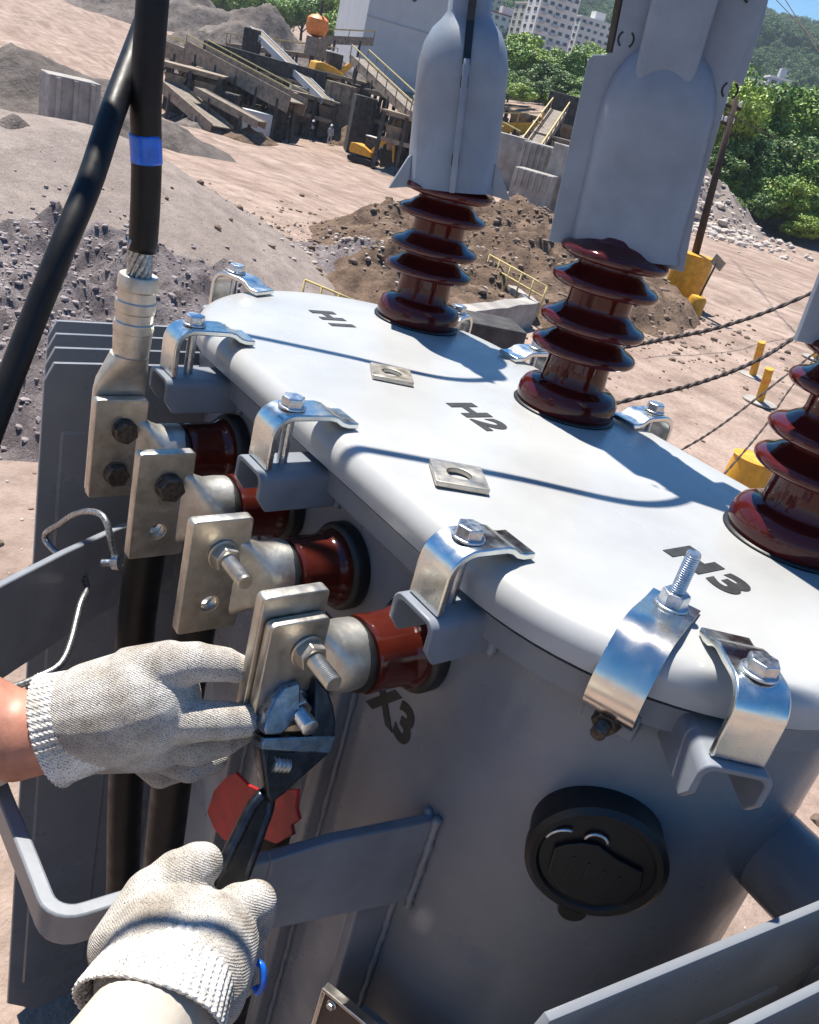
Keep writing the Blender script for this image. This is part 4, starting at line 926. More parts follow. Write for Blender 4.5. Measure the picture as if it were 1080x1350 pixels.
c = polar(azim(950, 420), 22.)[:2]; stones('pebbles', c, 7.0, 260, .02, .12, 'stone_b', 'small stones lying about the sandy yard', 6)
c = np.array([-1.2, .0]); stones('pebbles', c, 2.6, 900, .006, .03, 'stone_b', 'pebbles on the sandy ground round the transformer', 7)
c = np.array([.2, -.4]); stones('pebbles', c, 1.1, 1500, .004, .018, 'stone_c', 'fine grit on the sandy ground below the transformer', 8)
c = polar(azim(205, 420), 13.6)[:2]; stones('rubble', c, .55, 160, .03, .16, 'stone_b', 'reddish brown clods heaped beside the track behind the fins', 9)

# ---- concrete retaining wall, guard rail and planks between the bushings
def wallseg(pxa, ra, pxb, rb, h0, h1, th, name, m, label, cat, base=None):
    a = gz(pxa, ra, 380); b_ = gz(pxb, rb, 380); zb = min(a[2], b_[2])-.3
    bm_ = MB(); d = Vector((b_[0]-a[0], b_[1]-a[1], 0)); L_ = d.length; d.normalize(); nn = Vector((d.y, -d.x, 0))*th/2; n = 14
    for i in range(n+1):
        t = i/n; q = Vector((a[0], a[1], 0))+d*L_*t; top = max(a[2], b_[2])+h0*(1-t)+h1*t+.05*mnoise.noise(Vector((t*7, 3, 1)))
        for s_ in (-1, 1): p_ = q+nn*s_; bm_.v.append((p_.x, p_.y, zb)); bm_.v.append((p_.x+.03*mnoise.noise(Vector((t*9, s_, 5))), p_.y, top))
    for i in range(n):
        k = i*4; c_ = k+4; bm_.f += [(k, k+1, c_+1, c_), (k+2, c_+2, c_+3, k+3), (k+1, k+3, c_+3, c_+1)]
    bm_.f += [(0, 2, 3, 1), (n*4, n*4+1, n*4+3, n*4+2)]
    return tag(bm_.build(name, m, None, None, .02), label, cat)
wallseg(575, 21.5, 705, 27.0, .75, .75, .55, 'concrete_wall', 'conc', 'low chipped concrete retaining wall in front of the brown dirt bank', 'wall')
wallseg(655, 31.0, 712, 27.5, .55, .70, .35, 'concrete_wall', 'conc', 'narrow pale concrete ledge below the yellow guard rail', 'wall')
# dark pit covers / timber by the wall
def guard_rail(pa, pb, n, hgt, name, m, label):
    a = Vector(pa); b_ = Vector(pb); root = empty(name, a); mm = Matrix.Translation(-a); tag(root, label, 'guard rail')
    for i in range(n):
        q = a.lerp(b_, i/(n-1)); me = MB().tube([q-Vector((0, 0, .2)), q+Vector((0, 0, hgt))], .03, 8).mesh('post'); me.transform(mm); link('post', me, m, root, 180)
    for z in (hgt, hgt*.55):
        me = MB().tube([a+Vector((0, 0, z)), b_+Vector((0, 0, z))], .028, 8).mesh('rail'); me.transform(mm); link('rail', me, m, root, 180)
    return root
M['railyel'] = mat('faded_yellow_rail', (.50, .40, .16), .6, var=.2, scale=6)
guard_rail(gz(642, 31.0, 350)+np.array([0, 0, .45]), gz(722, 27.0, 375)+np.array([0, 0, .55]), 6, .75, 'guard_rail', 'railyel', 'faded yellow guard rail along the concrete ledge')
guard_rail(gz(402, 21, 370), gz(470, 20.0, 400), 4, .9, 'guard_rail', 'railyel', 'low pipe guard rail behind the lid corner by bushing H1')
def loose_plank(pa, pb, w_, t_, m, label, name='plank'):
    return tag(MB().bar(pa, pb, w_, t_).build(name, m, None, None, .01), label, 'plank')
loose_plank(gz(668, 45, 265)+np.array([0, 0, 1.6]), gz(745, 43, 290)+np.array([0, 0, 1.5]), .5, .18, 'plank', 'long bleached beam lying across the brown dirt bank')
loose_plank(gz(690, 44, 270)+np.array([0, 0, 1.45]), gz(748, 40, 300)+np.array([0, 0, 1.3]), .3, .15, 'ruststeel', 'dark narrow beam lying beside the bleached beam')
# concrete block bunkers behind the dirt bank
def block(px, py, r, sx, sy, sz, m, label, name='concrete_block', ex=0, cat='block', ribs=0, sink=.5):
    p = far(px, py, r); root = empty(name, (p[0], p[1], p[2]-sz/2)); root.rotation_euler = (0, 0, yawrot(px, py, ex)); tag(root, label, cat)
    g = float(ground_h(np.array([azim(px, py)]), np.array([r]))[0])+CAM[2]; down = max(0, (p[2]-sz/2)-g)+sink
    MB().box((0, 0, (sz-down)/2), (sx, sy, sz+down)).build('block_body', m, root, None, .06)
    for k in range(ribs):
        MB().box((-sx/2+sx*(k+.5)/ribs, -sy/2-.06, sz*.48), (sx/ribs*.25, .16, sz*.96)).build('rib', m, root, None, .02)
    return root
block(716, 212, 62, 2.6, 2.5, 1.9, 'conc', 'ribbed dark concrete bin standing on the dirt bank between the bushings', ribs=7, ex=-12)
block(705, 238, 58, 2.4, 2.0, 1.1, 'conc', 'lower ribbed concrete bin in front of the taller ribbed bin', ribs=6, ex=-12)
block(668, 195, 66, 2.8, 2.0, 1.8, 'conc', 'pale sloping concrete block left of the ribbed bin', ex=20)
block(748, 215, 60, 1.4, 2.0, 2.0, 'conc', 'pale concrete pier right of the ribbed bin', ex=-35)
block(92, 128, 54, 2.6, 2.0, 2.0, 'conc', 'grey concrete block wall standing behind the gravel mound', ex=15, ribs=3)
block(640, 380+60, 20.5, 1.6, 1.2, .7, 'darksteel', 'dark box standing in for the shaded pit below the concrete wall', ex=20, name='pit_shade_box', cat='box')  # dark box put in for the shaded pit under the wall

# ---- steel structures of the crushing plant
def conveyor(a, b_, wid, name, label, legs=4, rail=True, m='ruststeel', ground=None, depth=.6, raily='railyel'):
    a = Vector(a); b_ = Vector(b_); d = (b_-a); L_ = d.length; dn = d.normalized(); side = dn.cross(Vector((0, 0, 1))).normalized()
    root = empty(name, (a.x, a.y, a.z)); mm = Matrix.Translation(-a); tag(root, label, 'conveyor', 'conveyors of the crushing plant')
    def put(bm_, nm, mt): me = bm_.mesh(nm); me.transform(mm); return link(nm, me, mt, root)
    for s_ in (-1, 1):
        put(MB().bar(a+side*s_*wid/2, b_+side*s_*wid/2, .12, depth), 'frame_beam', m)
    put(MB().bar(a+Vector((0, 0, .22)), b_+Vector((0, 0, .22)), wid*.8, .1), 'belt', 'belt')
    n = int(L_/1.6)
    for i in range(n):
        q = a+d*(i+.5)/n; put(MB().bar(q-side*wid/2, q+side*wid/2, .14, .14), 'roller', 'darksteel')
    if rail:
        for s_ in (-1, 1):
            o = side*s_*(wid/2+.1); put(MB().bar(a+o+Vector((0, 0, 1.2)), b_+o+Vector((0, 0, 1.2)), .09, .09), 'rail', raily)
            for i in range(max(3, int(L_/2.2))):
                q = a+d*(i/(max(3, int(L_/2.2))-1))+o; put(MB().bar(q, q+Vector((0, 0, 1.2)), .07, .07), 'rail_post', m)
    for i in range(legs):
        q = a+d*(i+.5)/legs
        az_ = YAW-math.atan2(q.y-CAM[1], q.x-CAM[0]); g = CAM[2]+float(ground_h(np.array([az_]), np.array([math.hypot(q.x-CAM[0], q.y-CAM[1])]))[0])
        if q.z-g < .8: continue
        for s_ in (-1, 1): put(MB().bar(q+side*s_*wid/2, Vector((q.x, q.y, g-.4))+side*s_*(wid/2+.25), .22, .22), 'leg', 'darksteel')
        put(MB().bar(q-side*wid/2-Vector((0, 0, .9)), Vector((q.x, q.y, max(g, q.z-3.2)))+side*wid/2, .12, .12), 'brace', 'darksteel')
    return root
def P3(px, py, r): return far(px, py, r)
conveyor(P3(258, 68, 92), P3(392, 140, 84), 2.4, 'conveyor', 'broad dusty conveyor gallery sloping down over the dark crusher bay', 5, True, depth=1.4)
conveyor(P3(336, 40, 104), P3(432, 135, 92), 1.3, 'conveyor', 'slim pale-topped conveyor slanting steeply down beside the stone heap', 3, False, m='pale')
conveyor(P3(472, 80, 96), P3(560, 165, 80), 1.6, 'conveyor', 'railed brown conveyor running in front of the pale warehouse', 4, True, depth=.7)
conveyor(P3(222, 112, 84), P3(292, 172, 78), 2.2, 'conveyor', 'short chute-like conveyor at the edge of the plant', 2, False, depth=.9)
conveyor(P3(425, 52, 124), P3(492, 55, 124), 1.8, 'conveyor', 'level brown gallery bridging to the pale warehouse', 2, True, depth=.9)
conveyor(P3(648, 168, 84), P3(712, 168, 84), 1.6, 'conveyor', 'yellow-brown level gantry behind the bushing marked H1', 3, True, depth=.8, m='yellow')
conveyor(P3(704, 170, 84), P3(755, 205, 78), 1.2, 'conveyor', 'short brown conveyor dropping toward the ribbed bin', 2, False, depth=.5)
conveyor(P3(548, 150, 74), P3(570, 215, 70), .8, 'conveyor', 'narrow steep conveyor beside the mini excavator', 1, True, depth=.4)
conveyor(P3(205, 60, 98), P3(300, 95, 94), 2.6, 'conveyor', 'dusty covered gallery running into the head of the broad conveyor', 4, True, depth=1.2)
conveyor(P3(262, 120, 82), P3(345, 165, 78), 1.2, 'conveyor', 'low brown conveyor feeding a spill heap in the crusher bay', 2, False, depth=.6)
conveyor(P3(300, 60, 108), P3(440, 78, 112), 1.2, 'conveyor', 'long thin brown conveyor crossing behind the broad gallery', 4, True, depth=.5)
conveyor(P3(600, 150, 88), P3(670, 190, 80), 1.6, 'conveyor', 'rusty conveyor passing behind the first bushing cover', 3, True, depth=.8)
conveyor(P3(735, 150, 90), P3(690, 215, 72), 1.4, 'conveyor', 'rusty conveyor descending to the pale concrete block', 3, True, depth=.7)
# crusher bay: open steel frame with dark plates
def bay(px, py, r, wdt, dep, hgt, nx, label, plates=.5, seed=0):
    p = gz(px, r, py); root = empty('crusher_bay', p); root.rotation_euler = (0, 0, yawrot(px, py, -8)); tag(root, label, 'steel frame', 'steel frames of the crushing plant'); rr = random.Random(seed)
    for i in range(nx+1):
        x = -wdt/2+wdt*i/nx
        for y in (0, dep): MB().box((x, y, hgt/2-.3), (.32, .32, hgt+.6)).build('column', 'darksteel', root, None, 0)
        MB().bar((x, 0, hgt), (x, dep, hgt), .3, .3).build('cross_beam', 'darksteel', root)
    for y in (0, dep):
        for z in (hgt, hgt*.55): MB().bar((-wdt/2, y, z), (wdt/2, y, z), .25, .35).build('beam', 'ruststeel', root)
    MB().box((0, dep*.5, hgt+.12), (wdt+.6, dep+.4, .16)).build('deck', 'ruststeel', root)
    for i in range(nx):
        x0 = -wdt/2+wdt*i/nx; x1 = x0+wdt/nx
        if rr.random() < plates:
            h_ = hgt*rr.uniform(.35, .95); MB().box(((x0+x1)/2, dep*.75, h_/2), ((x1-x0)*.9, .12, h_)).build('plate', 'darksteel' if rr.random() < .6 else 'ruststeel', root)
        if rr.random() < .6: MB().bar((x0, 0, .2), (x1, 0, hgt*.55), .14, .14).build('brace', 'darksteel', root)
        if rr.random() < .6:                                     # hopper
            xc = (x0+x1)/2; w_ = (x1-x0)*.38; zz = hgt*.5
            MB().add([(xc-w_, dep*.3-w_, zz+1.4), (xc+w_, dep*.3-w_, zz+1.4), (xc+w_, dep*.3+w_, zz+1.4), (xc-w_, dep*.3+w_, zz+1.4), (xc-.3, dep*.3-.3, zz-.6), (xc+.3, dep*.3-.3, zz-.6), (xc+.3, dep*.3+.3, zz-.6), (xc-.3, dep*.3+.3, zz-.6)], [(0, 1, 5, 4), (1, 2, 6, 5), (2, 3, 7, 6), (3, 0, 4, 7), (4, 5, 6, 7)]).build('hopper', 'ruststeel', root)
    return root
bay(310, 165, 88, 9.0, 5, 4.2, 4, 'dark steel frame bay under the broad conveyor gallery', .8, 1)
bay(395, 175, 92, 6.0, 5, 3.6, 3, 'dark steel frame bay beside the two standing workers', .8, 2)
bay(512, 195, 88, 6.0, 5, 5.0, 3, 'dark steel frame bay under the railed conveyor', .9, 3)
bay(245, 150, 84, 5.0, 4, 4.0, 2, 'dark steel frame bay next to the chute-like conveyor', .9, 4)
bay(700, 160, 92, 10.0, 4, 3.0, 4, 'low dark steel frame behind the yellow-brown gantry', .9, 5)
bay(285, 120, 98, 9.0, 5, 5.2, 4, 'tall dusty steel frame behind the covered gallery', .9, 6)
bay(355, 140, 96, 8.0, 5, 4.6, 4, 'tall dark steel frame behind the pale motor housing', 1.0, 7)
bay(455, 165, 96, 6.0, 4, 5.2, 3, 'tall dark steel frame beneath the working excavator', 1.0, 8)
bay(545, 190, 80, 6.0, 4, 4.6, 3, 'dark steel frame behind the lower edge of the first bushing cover', 1.0, 9)
bay(660, 190, 76, 5.0, 4, 2.6, 3, 'rusty steel frame above the pale sloping block', 1.0, 10)
bay(745, 185, 80, 6.0, 4, 3.0, 3, 'rusty steel frame above the pale concrete pier', 1.0, 11)
for (px, r, su, hh, seed) in [(270, 80, 3.2, 1.5, 81), (330, 79, 3.0, 1.3, 82), (365, 90, 2.5, 1.2, 83), (462, 92, 3.4, 2.0, 84), (535, 80, 2.6, 1.2, 85), (690, 70, 3.5, 1.5, 86)]:
    tag(heap('spill_heap', azim(px, 170), r, su, su*.8, hh, 'heapm' if seed % 2 else 'dirt', 40, .4, seed, 1, 1.5, 0, 1.0), kind='structure')
# dark retaining plates behind, and a dark backing added for shade
block(770, 155, 98, 8.0, 2.0, 3.2, 'darksteel', 'dark retaining wall of steel plates under the green trees', name='dark_wall', cat='wall', ribs=9)
block(345, 118, 97, 12, 2, 6.0, 'darksteel', 'dark backing standing in for the shadow behind the crusher bays', name='dark_wall', cat='wall', ribs=8)  # dark sheet put in where the bays lie in shadow
# housings, hoppers and chutes crowding the bays
for (px, py, r, sx, sy, sz, m_, lab, ex) in [(262, 128, 86, 2.2, 2, 2.4, 'ruststeel', 'rusty screen housing above the chute-like conveyor', 12), (300, 140, 84, 1.8, 1.6, 2.2, 'darksteel', 'dark drive housing in the bay under the gallery', -10), (338, 158, 84, 2.4, 1.5, 1.4, 'pale', 'pale motor housing low in the crusher bay', 18),
        (365, 150, 86, 1.6, 2, 2.6, 'darksteel', 'tall dark housing beside the pale motor housing', 0), (450, 128, 94, 3.0, 2, 2.4, 'ruststeel', 'rusty crusher housing below the working excavator', -14), (478, 150, 88, 2.0, 2, 3.0, 'darksteel', 'dark upright housing below the railed conveyor', 10),
        (528, 172, 86, 1.8, 1.6, 2.0, 'ruststeel', 'small rusty hopper housing behind the small excavator', -6), (398, 128, 95, 2.6, 2, 1.8, 'conc', 'dusty concrete plinth under the slim conveyor', 8), (282, 98, 96, 2.4, 2, 2.0, 'darksteel', 'dark head housing atop the broad gallery', 5), (330, 62, 103, 1.7, 2, 3.4, 'darksteel', 'dark drive tower at the head of the slim conveyor', 0)]:
    block(px, py, r, sx, sy, sz, m_, lab, name='machine_housing', cat='housing', ex=ex, ribs=3 if sz > 1.9 else 0)
# orange tank on its mast
pt = P3(418, 36, 108); pm = P3(403, 108, 104); zg = CAM[2]+float(ground_h(np.array([azim(405, 110)]), np.array([106.]))[0])
rt = empty('mast_tank', (pt[0], pt[1], zg)); tag(rt, 'orange tank topping a thin dark mast behind the crusher', 'tank')
MB().box((0, 0, (pt[2]-zg)*.47), (.35, .35, (pt[2]-zg)*.94+.5)).build('mast', 'darksteel', rt)
MB().lathe([(.2, -1.0), (1.0, -.7), (1.25, 0), (1.15, .8), (.8, 1.1), (.1, 1.3)], 20, Matrix.Translation((0, 0, pt[2]-zg))).build('tank_body', 'orange', rt, 40)
MB().box((0.6, 0, pt[2]-zg-1.9), (2.2, 1.6, 1.8)).build('tank_platform', 'ruststeel', rt)
MB().lathe([(.16, 0), (.16, 1.6), (.1, 1.6)], 10, Matrix.Translation((.3, 0, pt[2]-zg+1.0))).build('vent_pipe', 'darksteel', rt, 40)

# ---- excavators
def excavator(px, py, r, scale, rz, label, boom=1):
    p, _ = ground_at(px, py) if r is None else (gz(px, r, py), r)
    root = empty('excavator', p); root.rotation_euler = (0, 0, yawrot(px, py, rz)); root.scale = (scale,)*3; tag(root, label, 'excavator', 'yellow excavators')
    for sx in (-1, 1):
        ol = [(-1.3, .1), (-1.45, .35), (-1.3, .6), (1.3, .6), (1.45, .35), (1.3, .1), (1.0, 0), (-1.0, 0)]
        MB().prism(ol, -.22, .22, Matrix.Translation((sx*.85, 0, 0)) @ frame((0, 0, 0), (0, 1, 0), (0, 0, 1), (1, 0, 0))).build('track', 'track', root, None, .04)
    MB().box((0, 0, .68), (1.2, 1.3, .25)).build('undercarriage', 'darksteel', root)
    ol = [(-1.35, .82), (-1.5, 1.1), (-1.4, 1.75), (-.9, 1.85), (.2, 1.7), (1.1, 1.35), (1.15, .82)]
    MB().prism(ol, -.85, .85, frame((0, 0, 0), (0, 1, 0), (0, 0, 1), (1, 0, 0))).build('body', 'yellow', root, None, .08)
    cb = MB().box((-.35, .45, 2.05), (.85, 1.2, 1.35)).build('cab', 'darksteel', root, None, .06)
    MB().box((-.35, .45, 2.76), (.95, 1.35, .1)).build('cab_roof', 'whitehat', cb, None, .03)
    MB().box((-.35, 1.055, 2.1), (.7, .03, 1.0)).build('windscreen', 'glass', cb)
    pts = [(.3, .9, 1.4), (.3, 2.1, 2.7), (.3, 3.2, 2.5)]
    MB().bar(pts[0], pts[1], .26, .38).build('boom', 'yellow', root, None, .03); MB().bar(pts[1], pts[2], .24, .34).build('boom', 'yellow', root, None, .03)
    MB().bar(pts[2], (.3, 3.5, 1.0), .22, .28).build('stick', 'yellow', root, None, .03)
    MB().bar((.3, 1.0, 1.2), (.3, 2.0, 2.3), .12, .12).build('ram', 'pale', root)
    MB().prism([(3.2, .9), (3.75, 1.0), (3.9, .55), (3.6, .2), (3.2, .3)], -.35, .35, Matrix.Translation((.3, 0, 0)) @ frame((0, 0, 0), (0, 1, 0), (0, 0, 1), (1, 0, 0))).build('bucket', 'darksteel', root, None, .03)
    return root
excavator(478, 216, None, .85, -115, 'small yellow excavator with dark cab parked on the sandy floor near the workers')
e2 = excavator(432, 100, 100, 1.25, -70, 'yellow excavator working on the stone heap behind the plant'); pe = P3(430, 108, 100); e2.location.z = pe[2]-.6
block(430, 118, 101, 7, 5, 1.6, 'heapm', 'trampled stone ledge under the excavator on the heap', name='stone_ledge', cat='ledge', ex=8)

# ---- two workers far off
def far_person(px, py, label, h=1.75, top='cloth_dark'):
    p, r = ground_at(px, py); root = empty('person', p); root.rotation_euler = (0, 0, random.uniform(0, 6)); tag(root, label, 'person', 'workers on the quarry floor'); k = h/1.75
    ch = [[((-.1, 0, .92*k), .10), ((-.13, .03, .5*k), .075), ((-.14, 0, .08), .055)], [((.1, 0, .92*k), .10), ((.14, -.05, .5*k), .075), ((.16, -.02, .08), .055)],
          [((0, 0, .95*k), .15), ((0, 0, 1.35*k), .17)], [((-.2, 0, 1.38*k), .07), ((-.27, .05, 1.1*k), .055), ((-.22, .2, .9*k), .045)], [((.2, 0, 1.38*k), .07), ((.27, 0, 1.1*k), .055), ((.27, .1, .85*k), .045)],
          [((0, 0, 1.45*k), .06), ((0, 0, 1.55*k), .06)], [((0, .01, 1.62*k), .10), ((0, .01, 1.66*k), .10)]]
    blob('body', ch, .03, top, root, Matrix.Identity(4), 3)
    MB().lathe([(.15, 1.66*k), (.125, 1.68*k), (.12, 1.74*k), (.07, 1.81*k), (.001, 1.83*k)], 16).build('hard_hat', 'whitehat', root, 60)
    MB().lathe([(.185, 1.05*k), (.19, 1.2*k), (.185, 1.36*k)], 16, Matrix.Scale(.85, 4, (0, 1, 0)), cap=False).build('vest', 'wall3', root, 60)
    return root
far_person(409, 186, 'worker in dark clothes and white hard hat, nearer the dark steel bay', 1.8)
far_person(433, 191, 'worker in paler clothes and white hard hat, nearer the small excavator', 1.75, 'wall3')

# ---- buildings
AC = MB().box((0, 0, 0), (.9, .6, .6)).mesh('air_conditioner'); AC.materials.append(M['wall3'])
def building(px, py, r, wdt, dep, hgt, floors, cols, m, label, rz=0, wm='glass', roof=None, side=True, win=(.5, .42), name='apartment_building', cat='building', sink=8, balc=None):
    p = far(px, py, r)                                        # py: foot of the facade
    root = empty(name, p); root.rotation_euler = (0, 0, yawrot(px, py, rz)); tag(root, label, cat, 'town buildings behind the quarry')
    MB().box((0, dep/2, (hgt-sink)/2), (wdt, dep, hgt+sink)).build('wall', m, root)
    rf = MB().box((0, dep/2, hgt+.3), (wdt+.5, dep+.5, .6)).build('roof', roof or m, root)
    if roof != 'pale':
        MB().box((wdt*.12, dep*.5, hgt+2.0), (wdt*.30, dep*.4, 3.2)).build('water_tank_housing', m, rf)
    fh = hgt/floors; w1, h1 = wdt/cols*win[0], fh*win[1]
    me = MB().box((0, 0, 0), (w1, .3, h1)).mesh('window'); me.materials.append(M[wm])
    ms = MB().box((0, 0, 0), (w1*1.15, .5, .18)).mesh('sill'); ms.materials.append(M[m])
    for f in range(floors):
        for c_ in range(cols):
            x = -wdt/2+wdt*(c_+.5)/cols; z = fh*(f+.55)
            wo_ = link('window', me, None, root); wo_.location = (x, -.02, z)
            so_ = link('sill', ms, None, wo_); so_.location = (0, -.1, -h1/2-.1)
            if (f*7+c_*3+cols) % 5 == 0:
                link('air_conditioner', AC, None, root).location = (x+w1*.7, -.35, z-h1*.5)
            if balc and c_ in balc:
                bo = MB().box((x, -.6, z-h1*.75), (wdt/cols*.85, 1.2, .9)).build('balcony', 'wall3', root)
    if side:
        nd = max(1, int(dep/4.5)); me2 = MB().box((0, 0, 0), (.3, dep/nd*.4, h1)).mesh('window'); me2.materials.append(M[wm])
        for f in range(floors):
            for c_ in range(nd):
                for sx in (-1, 1):
                    wo_ = link('window', me2, None, root); wo_.location = (sx*(wdt/2+.0), dep*(c_+.5)/nd, fh*(f+.55))
    return root
building(715, 92, 360, 15, 12, 25, 9, 5, 'wall1', 'tallest white apartment tower with stacked balconies', 24, balc=(0, 2))
building(690, 88, 385, 10, 12, 21, 8, 3, 'wall2', 'cream apartment tower left of the tallest white tower', 24)
building(772, 86, 380, 14, 11, 15, 6, 5, 'wall1', 'shorter white apartment block right of the tallest tower', 24)
building(655, 62, 420, 16, 10, 12, 4, 5, 'wall1', 'low white apartment block half hidden by the first bushing cover', 20, roof='roofred')
building(640, 40, 470, 10, 10, 14, 5, 3, 'wall2', 'cream block rising behind the low white block', 20)
building(556, 5, 420, 12, 10, 16, 5, 4, 'wall1', 'white block with red roof behind the warehouse', 15, roof='roofred')
building(492, 10, 430, 13, 10, 14, 5, 4, 'wall1', 'white block at the edge of the trees beyond the warehouse', 18)
building(943, 134, 420, 13, 10, 15, 6, 3, 'wall1', 'narrow white tower showing behind the winged cover', 20, roof='pale')
building(1000, 131, 330, 11, 8, 5, 2, 3, 'wall1', 'small white house on the slope above the trees', 15, roof='pale', sink=6)
building(1020, 128, 345, 7, 7, 5.5, 2, 2, 'wall3', 'small grey house beside the white house on the slope', 15, roof='wall1', sink=6)
# big pale warehouse
pw = far(470, 92, 135); WH = empty('warehouse', pw); WH.rotation_euler = (0, 0, yawrot(530, 60, 14)); tag(WH, 'large pale grey windowless warehouse with gabled end beside the conveyors', 'warehouse', 'town buildings behind the quarry')
ol = [(0, -8), (15, -8), (15, 9.5), (8, 12.6), (1, 10.6)]
ol = [(0, -8), (17, -8), (17, 10.5), (9.5, 13.4), (0, 10.2)]
MB().prism(ol, -22, 0, frame((0, 0, 0), (1, 0, 0), (0, 0, 1), (0, -1, 0))).build('wall', 'pale', WH)
MB().box((8.5, -.05, 6.8), (17.05, .12, .16)).build('wall_seam', 'wall3', WH); MB().lathe([(.35, 0), (.35, .2), (.3, .25)], 14, Matrix.Translation((6, .1, 10.3)) @ Matrix.Rotation(R_(90), 4, 'X')).build('vent', 'darksteel', WH)
for (xa, za, xb, zb) in ((0, 10.2, 9.5, 13.4), (9.5, 13.4, 17, 10.5)):
    MB().bar((xa, 10.8, za+.12), (xb, 10.8, zb+.12), 23.2, .18).build('roof', 'pale', WH)
MB().tube([(11.5, -2.5, -8), (11.5, -2.5, 5.5)], .12, 8).build('pipe', 'darksteel', WH)

# ---- wooden pole on its yellow block, and yard things
def yard_pole():
    base, r = ground_at(893, 402); top = far(971, 128, r*.985)
    root = empty('utility_pole', base); mm = Matrix.Translation(-Vector(base)); tag(root, 'dark wooden utility pole standing in a yellow drum on the sandy yard', 'pole')
    b3 = Vector(base); k = r/FPX
    up = Vector((0, 0, 1)); tp_ = Vector(top)
    hgt = 62*k
    me = MB().lathe([(25*k, 0), (24*k, .1), (25*k, .15), (23*k, hgt*.55), (24*k, hgt*.6), (22*k, hgt*.97), (23.5*k, hgt), (6*k, hgt*1.02)], 22).mesh('drum'); me.transform(Matrix.Identity(4)); link('drum', me, 'yellow', root, 40)
    me = MB().tube([b3+up*hgt*.8, tp_], [.17, .12], 12).mesh('shaft'); me.transform(mm); link('shaft', me, 'wood', root, 180)
    d = (tp_-b3).normalized(); q = b3.lerp(tp_, .93); rt_ = Vector((_R[0], _R[1], 0)).normalized()
    for (t_, w_) in ((.955, .9), (.88, .45)):
        q = b3.lerp(tp_, t_); me = MB().bar(q-rt_*w_*.9, q+rt_*w_*.35, .12, .12).mesh('crossarm'); me.transform(mm); ca = link('crossarm', me, 'wood', root)
        for s_ in (-.8, -.4, .25):
            z_ = q+rt_*w_*s_; me = MB().lathe([(.04, 0), (.07, .05), (.05, .1), (.07, .15), (.04, .2)], 10, Matrix.Translation(z_+Vector((0, 0, .06)))).mesh('insulator'); me.transform(mm); link('insulator', me, 'whitehat', ca, 60)
    return base, r
pb, pr = yard_pole()
b2, r2 = ground_at(912, 416); k2 = r2/FPX
yb = empty('yard_marker', b2); tag(yb, 'small yellow drum holding a thin rod with a tilted sign plate', 'marker')
MB().lathe([(11*k2, 0), (10.5*k2, 10*k2), (11*k2, 20*k2), (9*k2, 24*k2), (3*k2, 25*k2)], 16).build('drum', 'yellow', yb, 40)
MB().tube([(0, 0, 20*k2), (6*k2, 0, 66*k2)], .04, 8).build('rod', 'wood', yb, 180)
MB().box((8*k2, 0, 68*k2), (18*k2, .05, 12*k2), Matrix.Rotation(R_(20), 3, 'Y')).build('sign_plate', 'plank', yb)
MB().box((-16*k2, -4*k2, 4*k2), (18*k2, 14*k2, 8*k2), Matrix.Rotation(R_(12), 3, 'Z')).build('battery_case', 'wall3', yb, None, .03)
for (px, py, top, rad, lab) in ((992, 497, (1005, 451), 6, 'slim yellow post on a flat foot, farther from the transformer'), (1000, 533, (1015, 486), 7, 'slim yellow post standing beside the thin cable, nearer the transformer'), (1076, 475, (1082, 450), 6, 'short yellow post beside the last bushing cover')):
    p, r = ground_at(px, py); k = r/FPX; t_ = far(top[0], top[1], r*.99); d = Vector(t_)-Vector(p)
    root = empty('bollard', p); tag(root, lab, 'post', 'yellow posts in the yard')
    MB().tube([(0, 0, -.1), tuple(d)], rad*k*.75, 14).build('post_shaft', 'yellow', root, 40)
    MB().lathe([(rad*k*3, 0), (rad*k*3, .04), (rad*k*.7, .06)], 18, Matrix.Translation((0, 0, .02))).build('foot_plate', 'conc', root, 40)
    MB().tube([tuple(d*.62), tuple(d*.70)], rad*k*.80, 14).build('band', 'orange', root, 40)
pd, rd = ground_at(980, 640); tag(MB().lathe([(.45, 0), (.45, .25), (.42, .6), (.45, .62), (.05, .64)], 18, Matrix.Translation(Vector(pd))).build('yellow_drum', 'yellow', None, 40), 'short yellow drum just beyond the lid edge near bushing H3', 'drum')
# twisted aerial cables sagging over the yard behind the lid
def twist(pts, rad, label):
    c_ = spline(pts, 24); b = MB(); n = len(c_)
    for s_ in (0, math.pi):
        path = []
        for i, q in enumerate(c_):
            a_ = i*.9+s_; path.append(q+np.array([math.cos(a_)*rad*.7, math.cos(a_)*rad*.3, math.sin(a_)*rad*.7]))
        b.tube(path, rad, 8)
    return tag(b.build('aerial_cable', 'rope', None, 180), label, 'cable', 'twisted aerial cables over the yard')
twist([at(700, 480, 6.2), at(800, 462, 6.4), at(870, 448, 6.6), at(960, 428, 6.9), at(1066, 388, 7.3), at(1250, 300, 8.2), at(1600, 100, 10)], .011, 'thicker twisted dark cable nearest the yellow drum of the pole')
twist([at(700, 560, 5.4), at(830, 527, 5.6), at(920, 505, 5.8), at(1000, 474, 6.0), at(1080, 425, 6.4), at(1250, 330, 7.2), at(1600, 120, 9)], .010, 'twisted dark cable passing the farther yellow post')
twist([at(760, 665, 4.6), at(895, 595, 4.8), at(960, 554, 5.0), at(1040, 492, 5.4), at(1150, 410, 6.0), at(1500, 160, 8)], .0045, 'thin dark cable passing the nearer yellow post')
twist([at(850, 740, 4.4), at(955, 625, 4.6), at(1010, 560, 4.9), at(1060, 490, 5.3), at(1200, 330, 6.2)], .0040, 'thinnest dark cable rising beside the cover of bushing H3')
